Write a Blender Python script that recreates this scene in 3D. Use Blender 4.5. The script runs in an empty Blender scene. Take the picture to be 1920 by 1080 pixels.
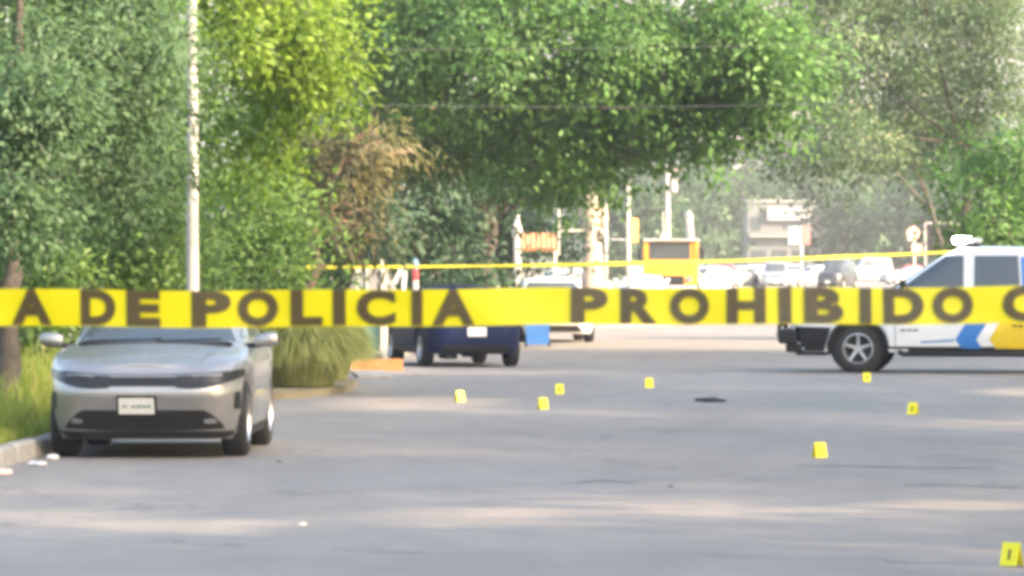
import bpy, bmesh, math, random
import numpy as np
from mathutils import Vector, Matrix
from mathutils.bvhtree import BVHTree

random.seed(7)
RNG = np.random.default_rng(11)
SC = bpy.context.scene
COL = SC.collection
R = math.radians

# ------------------------------------------------------------------ camera, sky, sun, exposure
FPX = 9600.0          # focal length in photograph pixels (1920 wide): a long telephoto view
EYE = 1.78
HZ = 490.0            # row of the horizon in the photograph
cam_d = bpy.data.cameras.new('camera')
cam_d.sensor_width = 36.0
cam_d.lens = 36.0 * FPX / 1920.0
cam_d.clip_start = 0.5
cam_d.clip_end = 6000
cam_d.dof.use_dof = True
cam_d.dof.focus_distance = 66.0
cam_d.dof.aperture_fstop = 21.0
cam = bpy.data.objects.new('camera', cam_d)
COL.objects.link(cam)
cam.location = (0, 0, EYE)
cam.rotation_euler = (math.pi / 2 - math.atan((540 - HZ) / FPX), 0, 0)
SC.camera = cam

SUN_AZ = R(58)        # from straight behind the camera towards its right
SUN_EL = R(27)
SUN = Vector((math.sin(SUN_AZ) * math.cos(SUN_EL), -math.cos(SUN_AZ) * math.cos(SUN_EL), math.sin(SUN_EL)))

world = bpy.data.worlds.new('World')
SC.world = world
world.use_nodes = True
wn = world.node_tree
sky = wn.nodes.new('ShaderNodeTexSky')
sky.sky_type = 'NISHITA'
sky.sun_disc = False
sky.sun_elevation = SUN_EL
sky.sun_rotation = math.atan2(SUN.x, SUN.y)
sky.air_density = 1.2
sky.dust_density = 5.0
sky.ozone_density = 1.0
wn.links.new(sky.outputs[0], wn.nodes['Background'].inputs[0])
wn.nodes['Background'].inputs[1].default_value = 0.15

sun_d = bpy.data.lights.new('sun', 'SUN')
sun_d.energy = 2.9
sun_d.angle = R(1.6)
sun_d.color = (1.0, 0.74, 0.50)
sun = bpy.data.objects.new('sun', sun_d)
COL.objects.link(sun)
sun.rotation_euler = SUN.to_track_quat('Z', 'Y').to_euler()

SC.view_settings.view_transform = 'Standard'
SC.view_settings.look = 'None'
SC.view_settings.gamma = 1.0
SC.view_settings.exposure = 2.28
SC.render.engine = 'CYCLES'
SC.cycles.use_denoising = True
SC.cycles.max_bounces = 7
SC.cycles.diffuse_bounces = 4
SC.cycles.transmission_bounces = 4
SC.cycles.volume_bounces = 0
SC.cycles.pixel_filter_type = 'BLACKMAN_HARRIS'
SC.cycles.filter_width = 4.2
SC.cycles.sample_clamp_indirect = 4.0

# ------------------------------------------------------------------ helpers
def at(px, py, Y):
    """point of the place that lies Y metres down the street behind photograph position px, py"""
    return Vector(((px - 960) / FPX * Y, Y, EYE - (py - HZ) / FPX * Y))
def gx(px, Y): return (px - 960) / FPX * Y
def gz(py, Y): return EYE - (py - HZ) / FPX * Y

def new_mesh(name, verts, faces, smooth=False):
    me = bpy.data.meshes.new(name)
    me.from_pydata([tuple(v) for v in verts], [], faces)
    me.update()
    if smooth:
        me.polygons.foreach_set('use_smooth', [True] * len(me.polygons))
    return me

def link(name, me, mat=None, parent=None, loc=None, rz=None):
    o = bpy.data.objects.new(name, me)
    COL.objects.link(o)
    if mat is not None and me is not None and len(me.materials) == 0:
        me.materials.append(mat)
    if parent is not None: o.parent = parent
    if loc is not None: o.location = loc
    if rz is not None: o.rotation_euler = (0, 0, rz)
    return o

def tag(o, label=None, cat=None, group=None, kind=None):
    if label: o['label'] = label
    if cat: o['category'] = cat
    if group: o['group'] = group
    if kind: o['kind'] = kind
    return o

def thing(name, label, cat, loc=(0, 0, 0), rz=0.0, group=None):
    o = bpy.data.objects.new(name, None)
    COL.objects.link(o)
    o.location = loc
    o.rotation_euler = (0, 0, rz)
    o.empty_display_size = 0.2
    return tag(o, label, cat, group)

class MB:
    """collects shapes that become ONE mesh object"""
    def __init__(s): s.v = []; s.f = []
    def add(s, vs, fs):
        b = len(s.v)
        s.v += [Vector(p) for p in vs]
        s.f += [tuple(i + b for i in f) for f in fs]
        return s
    def box(s, c, d, bev=0.0, rot=None):
        x, y, z = d[0] / 2, d[1] / 2, d[2] / 2
        if bev <= 0:
            vs = [(sx * x, sy * y, sz * z) for sx in (-1, 1) for sy in (-1, 1) for sz in (-1, 1)]
            fs = [(0, 1, 3, 2), (4, 6, 7, 5), (0, 4, 5, 1), (2, 3, 7, 6), (0, 2, 6, 4), (1, 5, 7, 3)]
        else:
            bm = bmesh.new()
            bmesh.ops.create_cube(bm, size=1.0, matrix=Matrix.Diagonal((d[0], d[1], d[2], 1)))
            bmesh.ops.bevel(bm, geom=bm.edges[:], offset=min(bev, min(d) * .45), segments=2, affect='EDGES', profile=.6)
            bm.verts.index_update()
            vs = [v.co.copy() for v in bm.verts]
            fs = [tuple(v.index for v in f.verts) for f in bm.faces]
            bm.free()
        m = Matrix.Translation(c)
        if rot is not None: m = m @ rot
        return s.add([m @ Vector(v) for v in vs], fs)
    def tube(s, path, rad, seg=8, cap=True):
        path = [Vector(p) for p in path]
        if not hasattr(rad, '__len__'): rad = [rad] * len(path)
        vs, fs = [], []
        ref = Vector((0.31, 0.17, 0.93))
        for i, p in enumerate(path):
            d = (path[min(i + 1, len(path) - 1)] - path[max(i - 1, 0)]).normalized()
            if abs(d.dot(ref)) > .95: rf = Vector((1, 0, 0))
            else: rf = ref
            a = d.cross(rf).normalized(); b = d.cross(a)
            for k in range(seg):
                t = 2 * math.pi * k / seg
                vs.append(p + (a * math.cos(t) + b * math.sin(t)) * rad[i])
        for i in range(len(path) - 1):
            for k in range(seg):
                k2 = (k + 1) % seg
                fs.append((i * seg + k, i * seg + k2, (i + 1) * seg + k2, (i + 1) * seg + k))
        if cap:
            fs.append(tuple(range(seg))); fs.append(tuple((len(path) - 1) * seg + k for k in range(seg)))
        return s.add(vs, fs)
    def lathe(s, prof, seg=24, axis='z', c=(0, 0, 0)):
        """prof: list of (radius, height along axis)"""
        vs, fs = [], []
        c = Vector(c)
        for r, h in prof:
            for k in range(seg):
                t = 2 * math.pi * k / seg
                a, b = r * math.cos(t), r * math.sin(t)
                vs.append(c + (Vector((a, b, h)) if axis == 'z' else Vector((h, a, b)) if axis == 'x' else Vector((a, h, b))))
        for i in range(len(prof) - 1):
            for k in range(seg):
                k2 = (k + 1) % seg
                fs.append((i * seg + k, i * seg + k2, (i + 1) * seg + k2, (i + 1) * seg + k))
        return s.add(vs, fs)
    def prism(s, poly, d0, d1, axis='y'):
        """poly in the plane across axis, extruded from d0 to d1"""
        n = len(poly)
        def P(a, b, d): return (a, d, b) if axis == 'y' else (d, a, b) if axis == 'x' else (a, b, d)
        vs = [P(a, b, d0) for a, b in poly] + [P(a, b, d1) for a, b in poly]
        fs = [tuple(range(n)), tuple(range(2 * n - 1, n - 1, -1))]
        fs += [(i, (i + 1) % n, n + (i + 1) % n, n + i) for i in range(n)]
        return s.add(vs, fs)
    def build(s, name, mat, parent=None, smooth=False, loc=None, rz=None):
        me = new_mesh(name, s.v, s.f, smooth)
        bm = bmesh.new(); bm.from_mesh(me)
        bmesh.ops.recalc_face_normals(bm, faces=bm.faces)
        bm.to_mesh(me); bm.free()
        return link(name, me, mat, parent, loc, rz)

# ------------------------------------------------------------------ materials
MATS = {}
def mat(name, col, rough=.6, metal=0.0, noise=0.0, scale=6.0, spec=.5, coat=0.0, bump=0.0, emit=None, estr=0.0, trans=0.0, col2=None):
    if name in MATS: return MATS[name]
    m = bpy.data.materials.new(name); m.use_nodes = True
    nt = m.node_tree; n = nt.nodes; L = nt.links
    b = n['Principled BSDF']
    b.inputs['Roughness'].default_value = rough
    b.inputs['Metallic'].default_value = metal
    b.inputs['Specular IOR Level'].default_value = spec
    b.inputs['Coat Weight'].default_value = coat
    b.inputs['Coat Roughness'].default_value = .06
    c = (*col, 1)
    if noise > 0 or col2:
        tc = n.new('ShaderNodeTexCoord'); nz = n.new('ShaderNodeTexNoise')
        nz.inputs['Scale'].default_value = scale; nz.inputs['Detail'].default_value = 6; nz.inputs['Roughness'].default_value = .65
        L.new(tc.outputs['Object'], nz.inputs['Vector'])
        rp = n.new('ShaderNodeValToRGB')
        c2 = col2 if col2 else tuple(x * (1 - noise) for x in col)
        c1 = col if col2 else tuple(min(1, x * (1 + noise * .6)) for x in col)
        rp.color_ramp.elements[0].color = (*c2, 1); rp.color_ramp.elements[1].color = (*c1, 1)
        rp.color_ramp.elements[0].position = .33; rp.color_ramp.elements[1].position = .67
        L.new(nz.outputs['Fac'], rp.inputs['Fac']); L.new(rp.outputs['Color'], b.inputs['Base Color'])
        mr = n.new('ShaderNodeMath'); mr.operation = 'MULTIPLY_ADD'
        mr.inputs[1].default_value = .18; mr.inputs[2].default_value = max(0.02, rough - .09)
        L.new(nz.outputs['Fac'], mr.inputs[0]); L.new(mr.outputs[0], b.inputs['Roughness'])
        if bump > 0:
            bp = n.new('ShaderNodeBump'); bp.inputs['Strength'].default_value = bump; bp.inputs['Distance'].default_value = .02
            L.new(nz.outputs['Fac'], bp.inputs['Height']); L.new(bp.outputs[0], b.inputs['Normal'])
    else:
        b.inputs['Base Color'].default_value = c
    if emit:
        b.inputs['Emission Color'].default_value = (*emit, 1); b.inputs['Emission Strength'].default_value = estr
    if trans > 0:
        tr = n.new('ShaderNodeBsdfTranslucent'); tr.inputs['Color'].default_value = c
        mx = n.new('ShaderNodeMixShader'); mx.inputs[0].default_value = trans
        L.new(b.outputs[0], mx.inputs[1]); L.new(tr.outputs[0], mx.inputs[2])
        L.new(mx.outputs[0], n['Material Output'].inputs['Surface'])
    MATS[name] = m
    return m

def leaf_mat(name, dark, light, trans=.35, alt=None, soft=.65):
    """leaf colour runs between two greens leaf by leaf (attribute 'tint')"""
    if name in MATS: return MATS[name]
    m = bpy.data.materials.new(name); m.use_nodes = True
    nt = m.node_tree; n = nt.nodes; L = nt.links
    b = n['Principled BSDF']; b.inputs['Roughness'].default_value = .5; b.inputs['Specular IOR Level'].default_value = .35
    a = n.new('ShaderNodeAttribute'); a.attribute_name = 'tint'
    sp = n.new('ShaderNodeSeparateColor'); L.new(a.outputs['Color'], sp.inputs[0])
    mx = n.new('ShaderNodeMix'); mx.data_type = 'RGBA'
    mx.inputs[6].default_value = (*dark, 1); mx.inputs[7].default_value = (*light, 1)
    L.new(sp.outputs[0], mx.inputs[0])
    out = mx.outputs[2]
    if alt:
        m2 = n.new('ShaderNodeMix'); m2.data_type = 'RGBA'
        m2.inputs[7].default_value = (*alt, 1)
        L.new(out, m2.inputs[6]); L.new(sp.outputs[1], m2.inputs[0]); out = m2.outputs[2]
    L.new(out, b.inputs['Base Color'])
    tr = n.new('ShaderNodeBsdfTranslucent')
    ml = n.new('ShaderNodeMix'); ml.data_type = 'RGBA'; ml.blend_type = 'MULTIPLY'; ml.inputs[0].default_value = 1
    ml.inputs[7].default_value = (1.15, 1.2, .55, 1)
    L.new(out, ml.inputs[6]); L.new(ml.outputs[2], tr.inputs['Color'])
    ms = n.new('ShaderNodeMixShader'); ms.inputs[0].default_value = trans
    L.new(b.outputs[0], ms.inputs[1]); L.new(tr.outputs[0], ms.inputs[2])
    L.new(ms.outputs[0], n['Material Output'].inputs['Surface'])
    if soft > 0:
        sa = n.new('ShaderNodeAttribute'); sa.attribute_name = 'soft'; ge = n.new('ShaderNodeNewGeometry')
        vm = n.new('ShaderNodeMix'); vm.data_type = 'VECTOR'; vm.inputs[0].default_value = soft
        L.new(ge.outputs['Normal'], vm.inputs[4]); L.new(sa.outputs['Vector'], vm.inputs[5])
        nv = n.new('ShaderNodeVectorMath'); nv.operation = 'NORMALIZE'; L.new(vm.outputs[1], nv.inputs[0])
        L.new(nv.outputs[0], b.inputs['Normal'])
    MATS[name] = m
    return m

def asphalt():
    m = bpy.data.materials.new('worn_asphalt'); m.use_nodes = True
    nt = m.node_tree; n = nt.nodes; L = nt.links; b = n['Principled BSDF']
    tc = n.new('ShaderNodeTexCoord')
    def noise(scale, detail, rough=.6, dist=0.0, sy=1.0):
        mp = n.new('ShaderNodeMapping'); mp.inputs['Scale'].default_value = (1, sy, 1)
        L.new(tc.outputs['Object'], mp.inputs['Vector'])
        t = n.new('ShaderNodeTexNoise'); t.inputs['Scale'].default_value = scale; t.inputs['Detail'].default_value = detail
        t.inputs['Roughness'].default_value = rough; t.inputs['Distortion'].default_value = dist
        L.new(mp.outputs[0], t.inputs['Vector']); return t
    def ramp(src, p0, c0, p1, c1):
        r = n.new('ShaderNodeValToRGB'); r.color_ramp.elements[0].position = p0; r.color_ramp.elements[1].position = p1
        r.color_ramp.elements[0].color = c0; r.color_ramp.elements[1].color = c1
        L.new(src, r.inputs[0]); return r.outputs[0]
    def mul(a, c, f=1.0):
        x = n.new('ShaderNodeMix'); x.data_type = 'RGBA'; x.blend_type = 'MULTIPLY'; x.inputs[0].default_value = f
        L.new(a, x.inputs[6]); L.new(c, x.inputs[7]); return x.outputs[2]
    big = noise(.22, 4, .55, .4, .35)
    base = ramp(big.outputs['Fac'], .32, (.195, .180, .163, 1), .68, (.262, .242, .220, 1))
    warm = noise(.10, 3, .5, .2, .3)
    w = ramp(warm.outputs['Fac'], .40, (1, 1, 1, 1), .70, (1.05, .96, .90, 1))
    mid = noise(1.6, 6, .7, .3, .3)
    g = ramp(mid.outputs['Fac'], .30, (.80, .80, .80, 1), .62, (1.04, 1.04, 1.04, 1))
    fine = noise(60, 4, .8)
    f = ramp(fine.outputs['Fac'], .25, (.80, .80, .80, 1), .75, (1.15, 1.15, 1.15, 1))
    col = mul(mul(mul(base, w), g), f)
    # cracks: the rims of large irregular cells, broken up
    vo = n.new('ShaderNodeTexVoronoi'); vo.feature = 'DISTANCE_TO_EDGE'; vo.inputs['Scale'].default_value = .12
    wob = noise(.8, 4, .6)
    mpv = n.new('ShaderNodeVectorMath'); mpv.operation = 'MULTIPLY_ADD'
    mpv.inputs[1].default_value = (2.2, 2.2, 0)
    L.new(wob.outputs['Color'], mpv.inputs[0]); L.new(tc.outputs['Object'], mpv.inputs[2]); L.new(mpv.outputs[0], vo.inputs['Vector'])
    ck = ramp(vo.outputs['Distance'], .0018, (.48, .47, .46, 1), .0045, (1, 1, 1, 1))
    col = mul(col, ck, .8)
    # oily stains
    st = noise(.33, 3, .5, .6, .22)
    so = ramp(st.outputs['Fac'], .66, (1, 1, 1, 1), .76, (.66, .65, .66, 1))
    col = mul(col, so)
    L.new(col, b.inputs['Base Color'])
    rr = n.new('ShaderNodeMapRange'); rr.inputs[3].default_value = .55; rr.inputs[4].default_value = .8
    L.new(mid.outputs['Fac'], rr.inputs[0]); L.new(rr.outputs[0], b.inputs['Roughness'])
    b.inputs['Specular IOR Level'].default_value = .4
    bp = n.new('ShaderNodeBump'); bp.inputs['Strength'].default_value = .35; bp.inputs['Distance'].default_value = .01
    L.new(fine.outputs['Fac'], bp.inputs['Height']); L.new(bp.outputs[0], b.inputs['Normal'])
    return m

M_ROAD = asphalt()
M_DIRT = mat('dry_ground', (.20, .17, .10), .95, noise=.35, scale=.8)
M_KERB = mat('kerb_concrete', (.30, .285, .26), .85, noise=.3, scale=5, bump=.4)
M_KERBPAINT = mat('kerb_orange_paint', (.42, .17, .055), .7, noise=.3, scale=8)
M_BARK = mat('brown_bark', (.060, .052, .042), .9, noise=.5, scale=9, bump=.8)
M_BARKRED = mat('reddish_bark', (.42, .25, .18), .85, noise=.4, scale=8, bump=.6)
M_BARKPALE = mat('pale_bark', (.36, .36, .345), .8, scale=3.5, col2=(.25, .25, .235), bump=.3)
M_BARKBEIGE = mat('beige_bark', (.38, .31, .25), .85, noise=.35, scale=3, bump=.5)
M_BLACK = mat('black_plastic', (.014, .014, .016), .5, spec=.3, noise=.3, scale=14)
M_DARK = mat('dark_underbody', (.012, .012, .013), .8)
M_TYRE = mat('tyre_rubber', (.022, .022, .023), .85, noise=.35, scale=18)
M_RIM = mat('alloy_rim', (.55, .56, .58), .35, metal=.8, noise=.2, scale=12)
M_GLASS = mat('tinted_window_glass', (.055, .070, .080), .08, spec=.8)
M_LAMP = mat('headlamp_lens', (.16, .17, .18), .12, spec=.8, noise=.4, scale=20)
M_LAMPD = mat('smoked_headlamp', (.022, .022, .024), .30, spec=.3, noise=.4, scale=20)
M_CHROME = mat('chrome', (.75, .76, .78), .15, metal=1.0)
M_WHITELAMP = mat('clear_lamp_strip', (.75, .76, .78), .2, spec=.7)
M_TAIL = mat('red_tail_lamp', (.30, .015, .015), .2, spec=.7)
M_PLATE = mat('number_plate', (.62, .62, .59), .45, noise=.12, scale=30)
M_PLATEMARK = mat('plate_print', (.22, .26, .24), .6)
M_STEEL = mat('galvanised_steel', (.33, .33, .32), .5, metal=.3, noise=.25, scale=6)
M_WHITE = mat('white_paint', (.48, .48, .47), .5, noise=.12, scale=5)
M_CREAM = mat('cream_pole_paint', (.44, .43, .38), .6, noise=.2, scale=5)
def paint(name, col, metal=.0, rough=.35):
    return mat(name, col, rough, metal=metal, coat=.6, noise=.06, scale=3)
P_SILVER = paint('silver_car_paint', (.33, .325, .32), .7, .42)
P_WHITE = paint('white_car_paint', (.60, .61, .62))
P_POLICE = paint('white_pickup_paint', (.78, .80, .82))
P_NAVY = mat('navy_car_paint', (.006, .012, .046), .55, spec=.12, coat=.0, noise=.06, scale=3)
P_RED = paint('red_car_paint', (.36, .035, .04))
P_DARK = paint('charcoal_car_paint', (.04, .042, .048), .3)
P_GREY = paint('grey_car_paint', (.34, .35, .36), .4)
P_YELLOW = paint('yellow_truck_paint', (.74, .34, .015))
P_BLUELIV = paint('blue_livery', (.03, .19, .56))
P_YELLIV = paint('yellow_livery', (.80, .56, .01))

# ------------------------------------------------------------------ the setting: ground, road, verge, kerb
KERB_DX = 0.046
def kerb_x(Y): return -6.45 + KERB_DX * Y
def sheet(name, pts, z, m, kind='structure', parent=None):
    me = new_mesh(name, [(x, y, z) for x, y in pts], [tuple(range(len(pts)))])
    return tag(link(name, me, m, parent), kind=kind)
sheet('ground', [(-2500, -300), (2500, -300), (2500, 4500), (-2500, 4500)], -.012, M_DIRT)
sheet('road', [(kerb_x(-60) - .02, -60), (70, -60), (90, 700), (kerb_x(700) - .02, 700)], 0.0, M_ROAD)
# verge (raised behind the kerb)
vy = [-40, 20, 40, 60, 82, 110, 150, 260]
mb = MB()
for a, b in zip(vy[:-1], vy[1:]):
    mb.add([(kerb_x(a) - .16, a, .13), (kerb_x(b) - .16, b, .13), (-60, b, .13), (-60, a, .13)], [(0, 1, 2, 3)])
tag(mb.build('verge', M_DIRT), kind='structure')
# kerb: separate cast stones along the road edge
kerb_root = tag(bpy.data.objects.new('kerb', None), kind='structure'); COL.objects.link(kerb_root)
stone = None
Yk = 30.0
kang = -math.atan(KERB_DX)
while Yk < 150:
    if stone is None:
        b_ = MB().prism([(-.16, -.05), (-.16, .155), (-.13, .165), (-.03, .165), (0, .14), (.02, -.05)], 0.012, .988)
        stone = b_.build('kerb_stone', M_KERB, kerb_root); o = stone
    else:
        o = link('kerb_stone', stone.data, None, kerb_root)
    o.location = (kerb_x(Yk), Yk, random.uniform(-.006, .006)); o.rotation_euler = (0, 0, kang + random.uniform(-.004, .004))
    Yk += 1.0
# paved island further down the street on which the poles and the stump stand
mb = MB().prism([(kerb_x(138) - .1, 138), (3.0, 138.6), (4.4, 142), (5.2, 205), (4.6, 211), (kerb_x(212) - .1, 212)], -.05, .14, 'z')
tag(mb.build('pavement', M_KERB), kind='structure')
# tar-sealed cracks
def crack(pts, w):
    vs, fs = [], []
    for i, (x, y) in enumerate(pts):
        ww = w * random.uniform(.6, 1.3)
        vs += [(x, y - ww, .004), (x, y + ww, .004)]
        if i: fs.append((2 * i - 2, 2 * i, 2 * i + 1, 2 * i - 1))
    return new_mesh('crack_seal', vs, fs)
M_TAR = mat('crack_tar', (.07, .07, .072), .7, noise=.4, scale=7)
road = bpy.data.objects['road']
for x0, x1, py, w in ((1490, 1860, 876, .05), (1080, 1190, 904, .05), (640, 720, 826, .05), (1180, 1320, 700, .06), (1690, 1900, 912, .04)):
    Y = EYE * FPX / (py - HZ); pts = []
    for i in range(14):
        t = i / 13
        pts.append((gx(x0 + (x1 - x0) * t, Y), Y + .25 * math.sin(t * 5 + x0) + random.uniform(-.05, .05)))
    link('crack_seal', crack(pts, w), M_TAR, road)

# ------------------------------------------------------------------ foliage
SUN_PATCHES = []   # ground ellipses (x, y, rx, ry) kept sunlit by gaps cut in the added tree row
for px, py, rx, ry in ((55, 976, 85, 24), (360, 985, 160, 14), (870, 968, 140, 20), (1265, 955, 75, 14), (1800, 947, 120, 10),
                       (770, 755, 170, 12), (1890, 735, 70, 10), (700, 688, 70, 12)):
    Y = EYE * FPX / (py - HZ)
    SUN_PATCHES.append((gx(px, Y), Y, rx / FPX * Y, ry * Y * Y / (EYE * FPX)))
SUN_SPOTS = []     # spots in the crowns kept sunlit by the same cut gaps: (x, y, z, radius)

def leaves_mesh(name, C, D, Nn, size, aspect, tint, fold=.18, soft=None):
    """one quad leaf per row: base C, tip direction D, side from normal Nn"""
    n = len(C)
    D = D / np.linalg.norm(D, axis=1, keepdims=True)
    S = np.cross(D, Nn); S /= np.linalg.norm(S, axis=1, keepdims=True) + 1e-9
    U = np.cross(S, D)
    sz = size[:, None]
    v = np.empty((n, 4, 3), np.float32)
    v[:, 0] = C
    v[:, 1] = C + D * sz * .5 + S * sz * aspect * .5 + U * sz * fold * .4
    v[:, 2] = C + D * sz - U * sz * fold * .5
    v[:, 3] = C + D * sz * .5 - S * sz * aspect * .5 + U * sz * fold * .4
    me = bpy.data.meshes.new(name)
    me.vertices.add(n * 4); me.vertices.foreach_set('co', v.ravel())
    me.loops.add(n * 4); me.loops.foreach_set('vertex_index', np.arange(n * 4, dtype=np.int32))
    me.polygons.add(n)
    me.polygons.foreach_set('loop_start', np.arange(0, n * 4, 4, dtype=np.int32))
    me.polygons.foreach_set('loop_total', np.full(n, 4, np.int32))
    at_ = me.attributes.new('tint', 'FLOAT_COLOR', 'POINT')
    t = np.ones((n, 4, 4), np.float32); t[:, :, :3] = tint[:, None, :]
    at_.data.foreach_set('color', t.ravel())
    if soft is not None:
        sf = np.repeat(soft[:, None, :], 4, 1).astype(np.float32)
        me.attributes.new('soft', 'FLOAT_VECTOR', 'POINT').data.foreach_set('vector', sf.ravel())
    me.update(); me.validate()
    return me

def rand_dirs(n):
    d = RNG.normal(size=(n, 3)); return d / np.linalg.norm(d, axis=1, keepdims=True)

def crown(blobs, leaf, aspect=.5, clump=.3, droop=.25, per=55, cover=3.0, shell=.55, altp=.0, gaps=False, flat=.7, cull=None, bough=None):
    """blobs: (cx,cy,cz, rx,ry,rz, density factor, leaf-size factor)"""
    Cs, Ds, Ns, Ss, Ts, Fs = [], [], [], [], [], []
    if bough is None: bough = clump * 1.5
    centres = []
    for bl in blobs:
        cx, cy, cz, rx, ry, rz = bl[:6]
        df = bl[6] if len(bl) > 6 else 1.0
        lf = leaf * (bl[7] if len(bl) > 7 else 1.0)
        area = math.pi * max(rx * rz, ry * rz, rx * ry) * 1.4
        n = int(cover * df * area / (lf * lf * aspect * .5))
        nc = max(6, n // per)
        rad = np.array([rx, ry, rz])
        d = rand_dirs(nc)
        r = (.25 + .6 * RNG.random(nc) ** .7)
        # two thirds of the clumps gather on boughs that stand out of the crown, the rest fill its inside
        nb = max(6, int(area / (3.2 * bough) ** 2 * 2.2))
        bd = rand_dirs(nb); br = .72 + .33 * RNG.random(nb)
        which = RNG.integers(0, nb, nc); on = RNG.random(nc) < .68
        bpos = bd[which] * br[which][:, None] + 0
        cc = np.array([cx, cy, cz]) + d * r[:, None] * rad
        cb = np.array([cx, cy, cz]) + bpos * rad + RNG.normal(size=(nc, 3)) * bough * np.array([1, 1, .55])
        cc = np.where(on[:, None], cb, cc)
        d = np.where(on[:, None], bd[which] * .7 + d * .5, d)
        d = d / (np.linalg.norm(d, axis=1, keepdims=True) + 1e-9)
        if cull is not None:
            k = cull(cc); cc, d = cc[k], d[k]; nc = len(cc)
            if nc == 0: continue
        centres.append((bl, cc))
        m = per
        off = RNG.normal(size=(nc, m, 3)) * clump * np.array([1, 1, flat]) * (.6 + .8 * RNG.random((nc, 1, 1)))
        P = (cc[:, None] + off).reshape(-1, 3)
        out = np.repeat(d, m, 0)
        offn = off.reshape(-1, 3) / (np.linalg.norm(off.reshape(-1, 3), axis=1, keepdims=True) + 1e-6)
        rd = rand_dirs(len(P))
        Dv = offn * .7 + out * .35 + rd * .6 + np.array([0, 0, -droop])
        Nv = out * .4 + np.array([0, 0, .8]) + rand_dirs(len(P)) * .75
        ct = np.repeat(np.clip(RNG.normal(.5, .2, nc), 0, 1), m)
        tint = np.stack([np.clip(ct + RNG.normal(0, .2, len(P)), 0, 1), (RNG.random(len(P)) < altp).astype(float) * RNG.random(len(P)), np.zeros(len(P))], 1)
        Cs.append(P); Ds.append(Dv); Ns.append(Nv); Ss.append(lf * (.65 + .7 * RNG.random(len(P)))); Ts.append(tint)
        sf = offn * .7 + out * .8 + np.array([0, 0, .35]); Fs.append(sf / (np.linalg.norm(sf, axis=1, keepdims=True) + 1e-9))
    C = np.concatenate(Cs); D = np.concatenate(Ds); Nn = np.concatenate(Ns); S = np.concatenate(Ss); T = np.concatenate(Ts); F = np.concatenate(Fs)
    if gaps:  # leaves out whatever would shade the chosen patches and spots
        s = np.array(SUN); keep = np.ones(len(C), bool)
        G = C - s[None] * (C[:, 2:3] / s[2])
        for x, y, rx, ry in SUN_PATCHES:
            keep &= ((G[:, 0] - x) / (rx + .15)) ** 2 + ((G[:, 1] - y) / (ry + .15)) ** 2 > 1
        for x, y, z, rr in SUN_SPOTS:
            w = C - np.array([x, y, z]); tt = w @ s
            keep &= np.linalg.norm(w - tt[:, None] * s[None], axis=1) > rr
        C, D, Nn, S, T, F = C[keep], D[keep], Nn[keep], S[keep], T[keep], F[keep]
    k = C[:, 2] > .16
    return (C[k], D[k], Nn[k], S[k], T[k], F[k]), centres

def wood(mbw, root, fork, r0, blobs_c, limb=.5, wob=.12, seg=9, subs=5):
    """tapered trunk from root to fork, limbs to the blobs, twigs to some of their clumps"""
    root, fork = Vector(root), Vector(fork)
    n = 8; path, rad = [], []
    for i in range(n):
        t = i / (n - 1)
        p = root.lerp(fork, t) + Vector((random.uniform(-1, 1), random.uniform(-1, 1), 0)) * wob * math.sin(t * math.pi)
        path.append(p); rad.append(r0 * (1.0 - .38 * t + .35 * max(0, .12 - t) / .12))
    mbw.tube(path, rad, seg)
    for bl, cc in blobs_c:
        c = Vector(bl[:3])
        st = path[-1] if random.random() < .6 else path[-2]
        mid = st.lerp(c, .5) + Vector((random.uniform(-.2, .2), random.uniform(-.2, .2), random.uniform(0, .3)))
        mbw.tube([st, st.lerp(mid, .6), mid, c], [r0 * limb, r0 * limb * .8, r0 * limb * .6, r0 * limb * .3], 6)
        for j in range(min(subs, len(cc))):
            e = Vector(cc[random.randrange(len(cc))])
            m2 = mid.lerp(e, .5) + Vector((0, 0, random.uniform(-.05, .2)))
            mbw.tube([mid, m2, e], [r0 * limb * .4, r0 * limb * .25, r0 * .05], 5)

def tree(name, label, root, fork, r0, blobs, leafm, barkm, leaf, group=None, cat='tree', limb=.5, subs=5, wob=.12, **kw):
    root = Vector(root)
    data, cen = crown(blobs, leaf, **kw)
    t = thing(name, label, cat, root, 0, group)
    o = np.array(root)
    C, D, Nn, S, T, F = data
    me = leaves_mesh('crown', C - o, D, Nn, S, kw.get('aspect', .5), T, soft=F)
    link('crown', me, leafm, t)
    m_ = MB(); wood(m_, root, fork, r0, cen, limb, wob=wob, subs=subs)
    m_.v = [v - root for v in m_.v]
    m_.build('trunk', barkm, t, smooth=True)
    return t

def bush(name, label, blobs, leafm, leaf, group=None, cat='shrub', **kw):
    data, cen = crown(blobs, leaf, **kw)
    b0 = blobs[0]; root = Vector((b0[0], b0[1], .1))
    t = thing(name, label, cat, root, 0, group)
    C, D, Nn, S, T, F = data
    link('foliage', leaves_mesh('foliage', C - np.array(root), D, Nn, S, kw.get('aspect', .5), T, soft=F), leafm, t)
    for bl, cc in cen:
        m_ = MB()
        for j in range(min(7, len(cc))):
            e = Vector(cc[random.randrange(len(cc))]); s0 = Vector((bl[0] + random.uniform(-.2, .2), bl[1], .05))
            m_.tube([s0, s0.lerp(e, .5) + Vector((random.uniform(-.1, .1), 0, .15)), e], [.025, .016, .006], 5)
        m_.v = [v - root for v in m_.v]
        m_.build('stem', M_BARK, t, smooth=True)
    return t

def blob(px0, px1, py0, py1, Y, ry, df=1.0, lf=1.0):
    """crown mass given by its extent in metres as seen from the street, Y metres away"""
    x0, x1 = gx(px0, Y), gx(px1, Y); z0, z1 = gz(py1, Y), gz(py0, Y)
    return ((x0 + x1) / 2, Y, (z0 + z1) / 2, (x1 - x0) / 2, ry, (z1 - z0) / 2, df, lf)

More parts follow.
